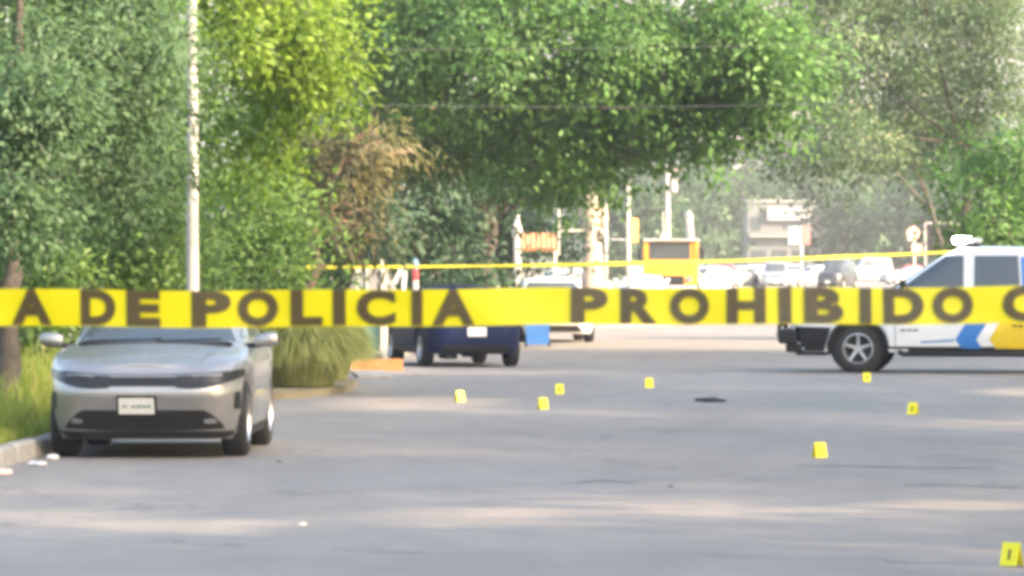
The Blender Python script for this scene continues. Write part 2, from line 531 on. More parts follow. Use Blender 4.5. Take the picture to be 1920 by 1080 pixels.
L_GREY = leaf_mat('grey_green_leaves', (.058, .118, .058), (.15, .27, .135), .4)
L_YELLOW = leaf_mat('yellow_green_leaves', (.11, .20, .028), (.28, .42, .06), .5)
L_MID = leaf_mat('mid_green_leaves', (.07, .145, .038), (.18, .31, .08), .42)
L_BRIGHT = leaf_mat('bright_green_leaves', (.050, .130, .042), (.140, .285, .080), .42)
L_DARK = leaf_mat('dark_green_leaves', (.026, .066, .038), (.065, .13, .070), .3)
L_DRY = leaf_mat('drying_leaves', (.085, .10, .045), (.20, .19, .085), .3, alt=(.25, .21, .115))
L_OLIVE = leaf_mat('olive_leaves_sky_flecked', (.066, .115, .055), (.15, .245, .12), .4, alt=(.42, .42, .33))  # pale alternate leaves stand in for bright flecks of sky
L_FAR = leaf_mat('far_leaves', (.030, .075, .036), (.080, .155, .072), .35)

# --- left of the road, near to far
tree('street_tree', 'grey-green fine-leaved tree at far left, brown trunk beside the silver car',
     (gx(2, 51.5), 51.5, .12), (gx(25, 52), 52, 2.3), .135,
     [blob(-160, 210, -60, 330, 53.5, 1.3), blob(110, 330, -80, 300, 55, 1.2), blob(-120, 160, 250, 470, 54, 1.1, .9),
      blob(90, 310, 220, 430, 56, 1.0), blob(-60, 100, 90, 480, 50.7, .35, 2.2), blob(-500, -80, -120, 420, 54, 1.6, .5, 1.5), blob(-350, 450, -700, -40, 54.5, 2.2, .35, 1.8)],
     L_GREY, M_BARK, .085, aspect=.42, clump=.17, per=45, cover=2.9, droop=.35, altp=.04)
tree('street_tree', 'yellow-green tree with slender pale trunk standing behind the silver car',
     (gx(362, 61.5), 61.5, .12), (gx(360, 61.5), 61.5, 7.6), .085,
     [blob(385, 560, -40, 190, 64.2, 1.0), blob(470, 655, -60, 170, 65, 1.1), blob(400, 620, 130, 330, 66, 1.0, 1.0),
      blob(330, 470, -160, 0, 64.5, .9, .7), blob(200, 700, -600, -60, 63, 2.3, .35, 1.8)],
     L_YELLOW, M_BARKPALE, .105, wob=.015, aspect=.5, clump=.2, per=45, cover=2.8, droop=.3, altp=.05)
bush('leafy_shrub', 'light green leafy shrub under the grey-green tree, above the parked silver car',
     [blob(130, 400, 330, 560, 67, .9), blob(-40, 190, 400, 640, 65, .9), blob(60, 300, 300, 480, 68, 1.0)], L_MID, .10, aspect=.5, clump=.2, per=45, cover=3.0, altp=.03)
bush('leafy_shrub', 'olive green shrub between the pale trunk and the drying tree',
     [blob(370, 560, 290, 480, 72, 1.0), blob(400, 580, 420, 600, 71, 1.0), blob(330, 480, 450, 640, 70, .9)], L_MID, .11, aspect=.45, clump=.2, per=45, cover=3.0, altp=.15)
tree('street_tree', 'drying tree with reddish trunk and drooping brown-green leaves, second tape tied to it',
     (gx(586, 78), 78, .12), (gx(592, 78), 78, 2.35), .085,
     [blob(590, 690, 270, 420, 78, .8, 1.0), blob(640, 755, 225, 330, 78.5, .7, .8), blob(600, 735, 350, 490, 77.6, .7, .8), blob(520, 640, 230, 330, 79, .8, .6)],
     L_DRY, M_BARKRED, .17, aspect=.24, clump=.2, per=22, cover=2.2, droop=.7, altp=.22, subs=12)
tree('shade_tree', 'huge bright green shade tree arching over the street in the middle',
     (gx(640, 110), 110, .12), (gx(690, 109), 109, 3.6), .32,
     [blob(600, 860, -60, 230, 104, 2.0), blob(800, 1060, -80, 220, 103, 2.0), blob(1000, 1240, -60, 210, 104, 2.0), blob(1180, 1430, -60, 190, 105, 2.0),
      blob(1330, 1530, 40, 270, 106, 1.8), blob(1120, 1400, 120, 300, 107, 1.8), blob(900, 1180, 150, 340, 108, 1.8, 1.0),
      blob(720, 980, 180, 330, 107, 1.6, .9), blob(950, 1170, 250, 375, 111, 1.8, .9), blob(600, 1500, -520, -60, 106, 4.0, .4, 1.8)],
     L_BRIGHT, M_BARK, .17, aspect=.5, clump=.33, per=50, cover=2.9, droop=.3, limb=.4, altp=.0)
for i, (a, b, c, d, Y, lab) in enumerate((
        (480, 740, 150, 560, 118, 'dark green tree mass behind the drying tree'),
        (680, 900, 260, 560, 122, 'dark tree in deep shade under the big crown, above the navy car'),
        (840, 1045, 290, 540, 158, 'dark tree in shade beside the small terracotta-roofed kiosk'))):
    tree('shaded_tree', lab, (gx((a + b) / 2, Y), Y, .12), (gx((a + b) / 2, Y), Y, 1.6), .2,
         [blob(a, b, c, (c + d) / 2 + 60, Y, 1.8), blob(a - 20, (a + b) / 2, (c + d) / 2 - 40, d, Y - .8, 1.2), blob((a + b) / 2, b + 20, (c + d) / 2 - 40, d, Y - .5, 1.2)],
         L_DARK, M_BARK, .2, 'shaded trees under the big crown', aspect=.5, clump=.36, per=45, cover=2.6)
tree('shaded_tree', 'tall dark tree added close behind the huge shade tree to darken its gaps', (gx(900, 124), 124, .12), (gx(920, 124), 124, 3.2), .3,  # added backing: blocks the sky so the crown gaps turn dark
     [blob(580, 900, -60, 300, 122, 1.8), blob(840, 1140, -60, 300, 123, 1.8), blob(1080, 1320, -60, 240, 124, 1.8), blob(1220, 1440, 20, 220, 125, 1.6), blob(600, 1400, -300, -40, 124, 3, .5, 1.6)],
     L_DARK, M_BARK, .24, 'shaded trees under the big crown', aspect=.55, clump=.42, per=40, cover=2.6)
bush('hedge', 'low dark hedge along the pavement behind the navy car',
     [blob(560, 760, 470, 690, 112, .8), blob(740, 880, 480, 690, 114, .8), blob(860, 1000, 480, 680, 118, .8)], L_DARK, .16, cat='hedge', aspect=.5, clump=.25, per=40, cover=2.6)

# --- right side
tree('street_tree', 'tall sparse olive-grey tree at upper right with sky showing through',
     (gx(1812, 150), 150, .1), (gx(1808, 150), 150, 5.2), .2,
     [blob(1440, 1640, -60, 200, 150, 2.2, .62), blob(1600, 1800, -60, 180, 151, 2.4, .72), blob(1760, 1960, -60, 200, 150, 2.4, .72),
      blob(1480, 1660, 170, 350, 149, 2.0, .62), blob(1620, 1800, 130, 340, 151, 2.0, .7), blob(1760, 1960, 160, 330, 150, 2.0, .6),
      blob(1400, 1960, -460, -60, 150, 4.0, .3, 1.6)],
     L_OLIVE, M_BARK, .17, aspect=.42, clump=.34, per=40, cover=2.2, droop=.3, altp=.1, limb=.3, subs=3)
tree('street_tree', 'small bright green tree behind the police pickup at right edge',
     (gx(1905, 115), 115, .1), (gx(1900, 115), 115, 2.2), .14,
     [blob(1775, 1900, 330, 470, 114, 1.1), blob(1830, 1980, 250, 400, 115, 1.3), blob(1900, 2060, 280, 500, 116, 1.4), blob(1800, 1960, 400, 500, 116, 1.2)],
     L_BRIGHT, M_BARK, .15, aspect=.5, clump=.26, per=45, cover=2.8, altp=.02)
for a, b, c, d, Y, lab, df in (
        (1215, 1360, 340, 492, 500, 'hazy pale green tree right of the yellow truck', 1.0),
        (1330, 1440, 318, 480, 540, 'hazy tree left of the pale shop building', 1.0),
        (1525, 1690, 345, 490, 500, 'hazy rounded green tree above the white parked van', 1.1),
        (1660, 1810, 330, 495, 480, 'darker hazy tree behind the framed board', 1.1),
        (1130, 1250, 310, 500, 420, 'dull green tree behind the utility pole', 1.0),
        (1430, 1560, 250, 385, 600, 'far hazy tree rising behind the pale shop building', .9)):
    cxp = (a + b) / 2
    tree('far_tree', lab, (gx(cxp, Y), Y, 0), (gx(cxp, Y), Y, 2.2), .22,
         [blob(a, b, c, d - 20, Y, 4.0, df), blob(a - 10, cxp + 20, (c + d) / 2 - 30, d, Y - 2, 3.0, df), blob(cxp - 20, b + 10, (c + d) / 2 - 40, d, Y - 1.5, 3.0, df)],
         L_FAR, M_BARK, .7, 'hazy trees at the far end of the street', aspect=.55, clump=.9, per=40, cover=3.4)
for a, b, c, d, Y, lab in ((1060, 1330, 200, 500, 650, 'far backdrop tree behind the utility pole and truck'), (1540, 1770, 190, 500, 640, 'far backdrop tree behind the parked vans'),
                           (1740, 1980, 230, 520, 520, 'far backdrop tree behind the small bright green tree'), (1290, 1460, 240, 500, 680, 'far backdrop tree left of the shop, farthest of all')):
    cxp = (a + b) / 2
    tree('far_tree', lab, (gx(cxp, Y), Y, 0), (gx(cxp, Y), Y, 3), .3, [blob(a, b, c, d, Y, 5.0)], L_FAR, M_BARK, .9, 'hazy trees at the far end of the street',
         aspect=.55, clump=1.2, per=40, cover=4.0)
for a, b, c, d, Y, lab, lm in ((-160, 220, 60, 600, 88, 'dark tree filling the left edge behind the grey-green tree', L_MID), (150, 480, 0, 600, 92, 'dark green tree behind the slender pale trunk', L_MID),
                           (-420, -100, -60, 600, 86, 'broad tree beyond the left edge of the picture', L_MID), (440, 700, -80, 330, 122, 'tree crown filling behind the yellow-green tree', L_MID)):
    cxp = (a + b) / 2
    tree('garden_tree', lab, (gx(cxp, Y), Y, .12), (gx(cxp, Y), Y, 1.8), .16, [blob(a, b, c, (c + d) / 2 + 40, Y, 1.6), blob(a, b, (c + d) / 2 - 60, d, Y - .4, 1.4), blob(a, b, c - 300, c + 40, Y, 1.8, .6, 1.4)],
         lm, M_BARK, .16, 'trees of the gardens behind the verge', aspect=.5, clump=.28, per=45, cover=2.6)
for a, b, c, d, Y, lab in ((1460, 1690, -60, 360, 215, 'second olive tree standing behind the tall sparse tree'), (1640, 1900, -80, 340, 225, 'third olive tree behind the tall sparse tree, towards the right edge')):
    cxp = (a + b) / 2
    tree('street_tree', lab, (gx(1800 if a < 1600 else 1860, Y), Y, 0), (gx(1740 if a < 1600 else 1850, Y), Y, 4.4), .16, [blob(a, b, c, (c + d) / 2 + 40, Y, 3, .8), blob(a + 20, b - 20, (c + d) / 2 - 60, d, Y, 2.6, .8), blob(a, b, c - 330, c + 40, Y, 3.5, .5, 1.5)],
         L_FAR, M_BARK, .3, aspect=.5, clump=.5, per=40, cover=2.1)
# --- row of unseen trees added to shade the street, gaps cut for chosen sunlit spots
SUN_SPOTS += [(-5.2, 54, .9, .5), (-2.75, 69, .9, .45), (-4.6, 66, 1.6, .7), (-3.3, 71, 2.2, .6), (-4.0, 66, 2.6, .5), (-5.5, 55, 3.2, .5), (-2.4, 64, 3.2, 1.2), (-3.2, 63, 4.2, 1.0), (-2.2, 65.5, 4.6, .9), (-2.9, 66, 2.6, .6), (-4.9, 62, 1.0, .6), (-2.7, 78.3, 2.6, .5), (-3.05, 78, 1.9, .3), (-2.2, 66, 2.6, .4)]
ROW = [(9.5, 2, 11.5), (10.5, 13, 12.5), (11.5, 24, 12), (12.2, 35, 13), (13.0, 46, 12.2), (13.8, 57, 12.8), (14.6, 67, 11.8), (15.8, 78, 12.4), (17.0, 89, 12.0)]
for i, (x, y, h) in enumerate(ROW):
    tree('added_shade_tree', ['first', 'second', 'third', 'fourth', 'fifth', 'sixth', 'seventh', 'eighth', 'farthest'][i] + ' unseen shade tree counted from the camera, added across the street from the silver car', (x, y, 0), (x, y, 3.2), .22,
         [(x - .4, y - 2.2, h * .52, 3.0, 3.4, h * .30, .9), (x + .3, y + 2.4, h * .55, 3.0, 3.4, h * .32, .9), (x, y, h * .78, 2.7, 4.2, h * .22, .9)],
         L_MID, M_BARK, .36, 'row of unseen trees added to shade the street', aspect=.6, clump=.55, per=30, cover=2.9, gaps=True)

# --- tall grass of the verge
M_GRASS = leaf_mat('verge_grass_blades', (.15, .21, .03), (.38, .44, .09), .45, alt=(.46, .38, .14), soft=0)
def blades(n, xs, ys, z0, h, w, lean, altp=.2):
    """grass blades as thin bent two-quad strips"""
    base = np.stack([xs, ys, np.full(n, z0)], 1)
    ang = RNG.random(n) * 2 * np.pi
    ld = np.stack([np.cos(ang), np.sin(ang), np.zeros(n)], 1)
    sd = np.stack([-np.sin(ang + RNG.normal(0, .6, n)), np.cos(ang + RNG.normal(0, .6, n)), np.zeros(n)], 1)
    H = h[:, None]; Wd = (w * (.6 + .8 * RNG.random(n)))[:, None]; Ln = (lean * RNG.random(n))[:, None] * H
    z = np.array([0, 0, 1.0])
    p1 = base + z * H * .55 + ld * Ln * .3; p2 = base + z * H * .92 + ld * Ln
    v = np.empty((n, 5, 3), np.float32)
    v[:, 0] = base - sd * Wd; v[:, 1] = base + sd * Wd; v[:, 2] = p1 + sd * Wd * .8; v[:, 3] = p1 - sd * Wd * .8; v[:, 4] = p2
    f = np.arange(n)[:, None] * 5
    quads = (f + np.array([[0, 1, 2, 3]])); tris = (f + np.array([[3, 2, 4]]))
    me = bpy.data.meshes.new('grass')
    me.vertices.add(n * 5); me.vertices.foreach_set('co', v.ravel())
    li = np.concatenate([quads.ravel(), tris.ravel()]).astype(np.int32)
    me.loops.add(len(li)); me.loops.foreach_set('vertex_index', li)
    me.polygons.add(2 * n)
    me.polygons.foreach_set('loop_start', np.concatenate([np.arange(n) * 4, 4 * n + np.arange(n) * 3]).astype(np.int32))
    me.polygons.foreach_set('loop_total', np.concatenate([np.full(n, 4), np.full(n, 3)]).astype(np.int32))
    t = np.ones((n, 5, 4), np.float32); t[:, :, 0] = np.clip(RNG.normal(.5, .25, n), 0, 1)[:, None]
    t[:, :, 1] = ((RNG.random(n) < altp) * RNG.random(n))[:, None]
    me.attributes.new('tint', 'FLOAT_COLOR', 'POINT').data.foreach_set('color', t.ravel())
    me.update(); me.validate()
    return me
n = 42000
gy = 38 + 42 * RNG.random(n) ** 1.1
gxx = -6.45 + KERB_DX * gy - .2 - 3.2 * RNG.random(n) ** 1.6
patch = .5 + .5 * np.sin(gxx * 2.3 + gy * .9) * np.cos(gy * 1.7)
edge = np.clip((-6.45 + KERB_DX * gy - .2 - gxx) / .5, .25, 1)
me = blades(n, gxx, gy, .12, (.18 + .55 * RNG.random(n) * (.4 + patch)) * edge, .009, .6, .35)
tag(link('grass', me, M_GRASS), 'tall yellow-green grass growing on the verge behind the kerb', 'grass', kind='stuff')
# rounded clump of ornamental grass behind the silver car
M_CLUMP = leaf_mat('clump_grass_blades', (.27, .31, .11), (.52, .55, .25), .45, alt=(.56, .53, .30), soft=0)
def grass_clump(name, label, x, y, h, rad, n):
    a = RNG.random(n) * 2 * np.pi; r = rad * .6 * np.sqrt(RNG.random(n))
    t = thing(name, label, 'grass clump', (x, y, .1))
    el = RNG.random(n) ** .7; jit = .5 + RNG.random(n)
    me = bpy.data.meshes.new('blade_tuft')
    vs = np.empty((n, 9, 3), np.float32); out = np.stack([np.cos(a), np.sin(a), np.zeros(n)], 1); sd = np.stack([-np.sin(a), np.cos(a), np.zeros(n)], 1)
    b0 = out * r[:, None]; H = h * (.75 + .35 * RNG.random(n)); Rr = rad * (.25 + .85 * el)
    for k, (tt, ww) in enumerate(((0, 1), (.35, 1), (.7, .8), (1, 0))):
        zz = H * (tt * 1.9 - tt * tt * (0.9 + .62 * el * jit)) ; rr = Rr * tt ** 1.25
        p = b0 + out * rr[:, None]; p[:, 2] = np.maximum(zz, .0) + .04 * RNG.random(n)
        w = .009 * ww
        if k < 3: vs[:, 2 * k] = p - sd * w; vs[:, 2 * k + 1] = p + sd * w
        else: vs[:, 6] = p
    vs = vs[:, :7].reshape(-1, 3)
    f = np.arange(n)[:, None] * 7
    faces = [tuple(q) for q in np.concatenate([f + np.array([[0, 1, 3, 2]]), f + np.array([[2, 3, 5, 4]])]).tolist()] + [tuple(q) for q in (f + np.array([[4, 5, 6]])).tolist()]
    me.from_pydata(vs.tolist(), [], faces)
    tn = np.ones((n, 7, 4), np.float32); tn[:, :, 0] = np.clip(RNG.normal(.5, .25, n), 0, 1)[:, None]; tn[:, :, 1] = ((RNG.random(n) < .25) * RNG.random(n))[:, None]
    me.attributes.new('tint', 'FLOAT_COLOR', 'POINT').data.foreach_set('color', tn.ravel())
    link('blades', me, M_CLUMP, t)
    return t
bed = []
for k in range(28):
    a_ = 2 * math.pi * k / 28; rr_ = 1 + .08 * math.sin(3 * a_) + random.uniform(-.03, .03)
    bed.append((-3.15 + .95 * rr_ * math.cos(a_), 70.8 + 4.6 * rr_ * math.sin(a_)))
tag(MB().prism(bed, -.02, .09, 'z').build('planting_bed', M_DIRT), kind='structure')
grass_clump('ornamental_grass', 'large rounded clump of pale ornamental grass just behind the silver car', gx(560, 69), 69, 1.10, .78, 12000)
grass_clump('ornamental_grass', 'smaller clump of ornamental grass at the kerb behind the larger clump', gx(612, 73), 73, .95, .5, 6000)

# ------------------------------------------------------------------ vehicles
def interp(pts, x):
    xs = [p[0] for p in pts]; ys = [p[1] for p in pts]
    return np.interp(x, xs, ys)

def half_loop(n_exp, M, l=1.0, w=.4):
    """even samples of the angle of a superellipse from front centre to rear centre"""
    ph = np.linspace(0, np.pi, 6000)
    x = w * np.abs(np.sin(ph)) ** (2 / n_exp); y = -l * np.sign(np.cos(ph)) * np.abs(np.cos(ph)) ** (2 / n_exp)
    s = np.concatenate([[0], np.cumsum(np.hypot(np.diff(x), np.diff(y)))])
    return np.interp(np.linspace(0, s[-1], M), s, ph)

def shell(levels, M, K, ztop, zlow, n_exp, crownz):
    """levels: (t, front y, rear y, half width). Closed ring surface plus a lid."""
    L0 = (levels[0][2] - levels[0][1]) / 2
    ph = half_loop(n_exp, M, L0, levels[0][3])
    sx = np.abs(np.sin(ph)) ** (2 / n_exp); cy = -np.sign(np.cos(ph)) * np.abs(np.cos(ph)) ** (2 / n_exp)
    sx[0] = sx[-1] = 0
    vs, fs = [], []; ring = []
    for t, y0, y1, w in levels:
        c = (y0 + y1) / 2; l = (y1 - y0) / 2
        x = w * sx; y = c + l * cy
        zt = np.array([ztop(a) for a in y]); zl = np.array([zlow(a, b, w) for a, b in zip(x, y)])
        z = zl + (zt - zl) * t
        row = []
        for i in range(M): row.append(len(vs)); vs.append((x[i], y[i], z[i]))
        for i in range(M - 2, 0, -1): row.append(len(vs)); vs.append((-x[i], y[i], z[i]))
        ring.append(row)
    N = len(ring[0])
    for a, b in zip(ring[:-1], ring[1:]):
        for i in range(N):
            j = (i + 1) % N
            fs.append((a[i], a[j], b[j], b[i]))
    top = ring[-1]
    prev = None
    for i in range(M):
        r_ = vs[top[i]]
        if i in (0, M - 1): row = [top[i]] * (K + 1)
        else:
            row = [top[N - i]]
            for k in range(1, K):
                u = -1 + 2 * k / K
                row.append(len(vs)); vs.append((r_[0] * u, r_[1], r_[2] + crownz * (1 - u * u) * min(1, r_[0] / .3)))
            row.append(top[i])
        if prev:
            for k in range(K):
                q = []
                for idx in (prev[k], prev[k + 1], row[k + 1], row[k]):
                    if idx not in q: q.append(idx)
                if len(q) > 2: fs.append(tuple(q))
        prev = row
    return vs, fs

def decal(bvh, axis, f, nu, nv, off=.005):
    """thin raised panel laid on a surface: f(u,v) gives the two coordinates across the axis"""
    vs, idx = [], {}
    for i in range(nu + 1):
        for j in range(nv + 1):
            a, b = f(i / nu, j / nv)
            if axis == 'front': o, d = Vector((a, -9, b)), Vector((0, 1, 0))
            elif axis == 'rear': o, d = Vector((a, 9, b)), Vector((0, -1, 0))
            elif axis == 'left': o, d = Vector((-9, a, b)), Vector((1, 0, 0))
            elif axis == 'right': o, d = Vector((9, a, b)), Vector((-1, 0, 0))
            else: o, d = Vector((a, b, 9)), Vector((0, 0, -1))
            loc, nor, _, _ = bvh.ray_cast(o, d)
            if loc is None: continue
            if nor.dot(d) > 0: nor = -nor
            idx[(i, j)] = len(vs); vs.append(loc + nor * off - d * off * .5)
    fs = []
    for i in range(nu):
        for j in range(nv):
            k = [(i, j), (i + 1, j), (i + 1, j + 1), (i, j + 1)]
            if all(q in idx for q in k): fs.append(tuple(idx[q] for q in k))
    return vs, fs

def put_decal(name, bvh, axis, f, nu, nv, m, parent, off=.005):
    vs, fs = decal(bvh, axis, f, nu, nv, off)
    if not fs: return None
    return link(name, new_mesh(name, vs, fs, True), m, parent)

def quad(p00, p10, p11, p01):
    """bilinear patch through four corners"""
    def f(u, v):
        a = [p00[i] * (1 - u) * (1 - v) + p10[i] * u * (1 - v) + p11[i] * u * v + p01[i] * (1 - u) * v for i in (0, 1)]
        return a[0], a[1]
    return f

WHEELS = {}
def wheel(parent, x, y, r, w, side, spokes=8, seg=36, steer=0.0):
    key = (r, w, spokes, seg)
    if key not in WHEELS:
        h = w / 2
        t = MB().lathe([(r * .62, -h * .9), (r * .70, -h), (r * .90, -h), (r * .97, -h * .85), (r, -h * .5), (r, h * .5), (r * .97, h * .85), (r * .90, h), (r * .70, h), (r * .62, h * .9)], seg, 'x')
        me_t = t.build('wheel', M_TYRE, None, True); mt = me_t.data; bpy.data.objects.remove(me_t)
        q = MB().lathe([(r * .64, h * .2), (r * .64, h * .95), (r * .60, h * .97), (r * .57, h * .80), (r * .55, h * .35)], seg, 'x')
        q.lathe([(0.001, h * .70), (r * .14, h * .70), (r * .17, h * .60), (r * .17, h * .3)], 12, 'x')
        for k in range(spokes):
            a = 2 * math.pi * k / spokes
            rot = Matrix.Rotation(a, 4, 'X')
            q.add([rot @ Vector(p) for p in ((h * .62, -r * .07, r * .12), (h * .62, r * .07, r * .12), (h * .72, r * .05, r * .58), (h * .72, -r * .05, r * .58),
                                              (h * .35, -r * .07, r * .12), (h * .35, r * .07, r * .12), (h * .4, r * .05, r * .58), (h * .4, -r * .05, r * .58))],
                  [(0, 1, 2, 3), (0, 4, 5, 1), (1, 5, 6, 2), (3, 2, 6, 7), (0, 3, 7, 4)])
        qo = q.build('rim', M_RIM, None, False); mq = qo.data; bpy.data.objects.remove(qo)
        d = MB().lathe([(.001, h * .3), (r * .6, h * .3)], seg, 'x').build('brake_disc', M_DARK, None); md = d.data; bpy.data.objects.remove(d)
        WHEELS[key] = (mt, mq, md)
    mt, mq, md = WHEELS[key]
    o = link('wheel', mt, M_TYRE, parent); o.location = (x, y, r); o.rotation_euler = (0, 0, (0 if side > 0 else math.pi) + steer)
    link('rim', mq, M_RIM, o); link('brake_disc', md, M_DARK, o)
    return o

def car(name, label, cat, loc, rz, paintm, L=4.5, W=1.8, H=1.48, zb=.19, hood=.74, cowl=1.0, deck=1.0, tail=.92, wf=-1.42, wr=1.36, Rw=.33,
        cab=(-.95, 1.75), roof=(-.15, 1.15), group=None, M=64, n_exp=6.2, roofw=.66, rear_hatch=False, spokes=8, arch=.045, doors=True, plate_front=True,
        frontoff=None, tyre_w=.21, boxy=False, face=True, cabw=.90, win=None):
    t = thing(name, label, cat, loc, rz, group)
    hl = L / 2
    prof = [(-hl - .1, hood - .03), (-hl + .12, hood), (-hl + .45, hood + (cowl - hood) * .5), (cab[0], cowl), (cab[0] + .8, cowl + .01), (cab[1] - .3, deck + .01), (cab[1], deck), (hl - .1, tail), (hl + .1, tail - .03)]
    def ztop(y): return float(interp(prof, y))
    def zlow(x, y, w):
        z = zb
        if x > .62 * w:
            for yw in (wf, wr):
                ra = Rw + arch; d = abs(y - yw)
                if d < ra: z = max(z, Rw + math.sqrt(ra * ra - d * d))
        return min(z, ztop(y) - .06)
    w0 = W / 2
    ts = [0, .06, .16, .3, .45, .6, .72, .82, .90, .96, 1]
    ws = [.93, .955, .975, .995, 1, 1, .992, .98, .965, .935, .885]
    ff = frontoff or [.09, .04, .01, 0, .005, .02, .035, .055, .08, .12, .19]
    rr = [.10, .05, .02, 0, 0, .01, .02, .03, .045, .07, .12]
    if boxy:
        ws = [.96, .97, .985, 1, 1, 1, .998, .99, .98, .965, .93]
    lev = [(a, -hl + f_, hl - r_, w0 * b) for a, b, f_, r_ in zip(ts, ws, ff, rr)]
    vs, fs = shell(lev, M, 10, ztop, zlow, n_exp, .035)
    body = link('body', new_mesh('body', vs, fs, True), paintm, t)
    bv = BVHTree.FromPolygons([Vector(v) for v in vs], fs)
    # cabin
    cw = w0 * cabw
    y0, y1 = cab; r0, r1 = roof
    def zt2(y): return float(interp([(r0 - .1, H - .05), (r0 + .25, H - .005), ((r0 + r1) / 2, H), (r1 - .1, H - .02), (r1 + .3, H - .07)], y))
    clev = []
    for s in (0, .2, .4, .6, .78, .9, .97, 1):
        e = s ** 1.06
        ins = 0 if s < .95 else (.05 if s < 1 else .13)
        clev.append((s, y0 + (r0 - y0) * e + ins, y1 + (r1 - y1) * e - ins, cw + (w0 * roofw + .06 - cw) * s ** 1.25 - ins * .7))
    cv, cf = shell(clev, max(44, M // 2), 8, zt2, lambda x, y, w: ztop(max(y0, min(y1, y))) - .03, 7.0 if boxy else 5.5, .04)
    cabin = link('cabin', new_mesh('cabin', cv, cf, True), paintm, t)
    bc = BVHTree.FromPolygons([Vector(v) for v in cv], cf)
    zc = cowl + .03
    rw = w0 * roofw
    put_decal('windscreen', bc, 'front', quad((-cw * .88, zc), (cw * .88, zc), (rw * .92, H - .09), (-rw * .92, H - .09)), 14, 8, M_GLASS, t)
    put_decal('rear_window', bc, 'rear', quad((-cw * .84, deck + .07), (cw * .84, deck + .07), (rw * .88, H - .12), (-rw * .88, H - .12)), 10, 6, M_GLASS, t)
    mid = (y0 + y1) / 2 - .05
    zs0, zs1 = max(cowl, deck) + .05, H - .12
    for sd in ('left', 'right'):
        fy0 = y0 + (r0 - y0) * .22 + .25; fy1 = r0 + .15; by0 = y1 - (y1 - r1) * .2 - .28; by1 = r1 - .1; pw = .04
        if win: fy0, fy1, mid, by0, by1, pw = win
        put_decal('side_window', bc, sd, quad((fy0, zs0), (mid - pw, zs0), (mid - pw, zs1), (fy1, zs1)), 8, 5, M_GLASS, t)
        put_decal('side_window', bc, sd, quad((mid + pw, zs0), (by0, zs0), (by1, zs1), (mid + pw, zs1)), 8, 5, M_GLASS, t)
        if doors:
            for yy in (fy0 - .02, mid, wr - Rw - .1):
                put_decal('door_seam', bv, sd, quad((yy - .006, .34), (yy + .006, .34), (yy + .006, cowl - .06), (yy - .006, cowl - .06)), 1, 8, M_BLACK, t, .002)
            for yy in (mid - .22, wr - Rw - .2):
                put_decal('door_handle', bv, sd, quad((yy - .1, cowl - .16), (yy + .1, cowl - .16), (yy + .1, cowl - .125), (yy - .1, cowl - .125)), 3, 1, paintm, t, .025)
            put_decal('sill', bv, sd, quad((wf + Rw + .1, zb + .01), (wr - Rw - .1, zb + .01), (wr - Rw - .1, zb + .09), (wf + Rw + .1, zb + .09)), 8, 2, M_BLACK, t, .004)
    MB().box((0, 0, zb + .16), (W - .62, L - .5, .24)).box((0, (wf + wr) / 2, zb + .05), (W - .3, wr - wf - 2 * Rw - .25, .1)).box((0, 0, .5), (W - .64, L - 1.0, .3)).build('underbody', M_DARK, t)
    tr = W / 2 - tyre_w / 2 - .02
    for yy in (wf, wr):
        for s in (1, -1): wheel(t, s * tr, yy, Rw, tyre_w, s, spokes, 36 if M > 60 else 20)
    if face:
        for s in (-1, 1):
            put_decal('headlamp', bv, 'front', quad((s * w0 * .48, hood - .16), (s * w0 * .86, hood - .13), (s * w0 * .88, hood - .02), (s * w0 * .5, hood - .06)), 6, 3, M_LAMP, t)
            put_decal('tail_lamp', bv, 'rear', quad((s * w0 * .52, tail - .2), (s * w0 * .9, tail - .2), (s * w0 * .9, tail - .06), (s * w0 * .52, tail - .06)), 5, 3, M_TAIL, t)
            m_ = MB().box((s * (w0 + .07), y0 + .32, cowl + .08), (.17, .10, .12), .035); m_.box((s * (w0 - .05), y0 + .3, cowl + .03), (.12, .05, .03))
            m_.build('wing_mirror', paintm, t)
        put_decal('grille', bv, 'front', quad((-w0 * .44, hood - .16), (w0 * .44, hood - .16), (w0 * .46, hood - .06), (-w0 * .46, hood - .06)), 6, 3, M_BLACK, t)
        put_decal('lower_intake', bv, 'front', quad((-w0 * .62, zb + .05), (w0 * .62, zb + .05), (w0 * .5, zb + .19), (-w0 * .5, zb + .19)), 8, 3, M_BLACK, t)
        put_decal('rear_bumper_insert', bv, 'rear', quad((-w0 * .7, zb + .02), (w0 * .7, zb + .02), (w0 * .66, zb + .15), (-w0 * .66, zb + .15)), 8, 3, M_BLACK, t)
        if plate_front: put_decal('number_plate', bv, 'front', quad((-.16, zb + .2), (.16, zb + .2), (.16, zb + .35), (-.16, zb + .35)), 4, 2, M_PLATE, t, .014)
        put_decal('number_plate', bv, 'rear', quad((-.16, .52), (.16, .52), (.16, .67), (-.16, .67)), 4, 2, M_PLATE, t, .014)
    return t, bv, bc, body

# --- the silver car in front
silver_rz = -R(1.4)
SY = 46.9 + 1.42
t, bv, bc, body = car('parked_car', 'silver sedan parked nose-on by the kerb at left', 'car', (gx(291, SY) + .10, SY, 0), silver_rz, P_SILVER,
    L=4.6, W=1.83, H=1.455, zb=.175, hood=.80, cowl=1.0, deck=1.02, tail=.95, wf=-1.40, wr=1.37, Rw=.345, cab=(-1.02, 1.8), roof=(-.1, 1.05), M=150, n_exp=5.6, face=False, tyre_w=.24,
    frontoff=[.17, .14, .12, .09, .06, .025, 0, .055, .08, .115, .19], roofw=.64, spokes=10)
w0 = .915
silver = t
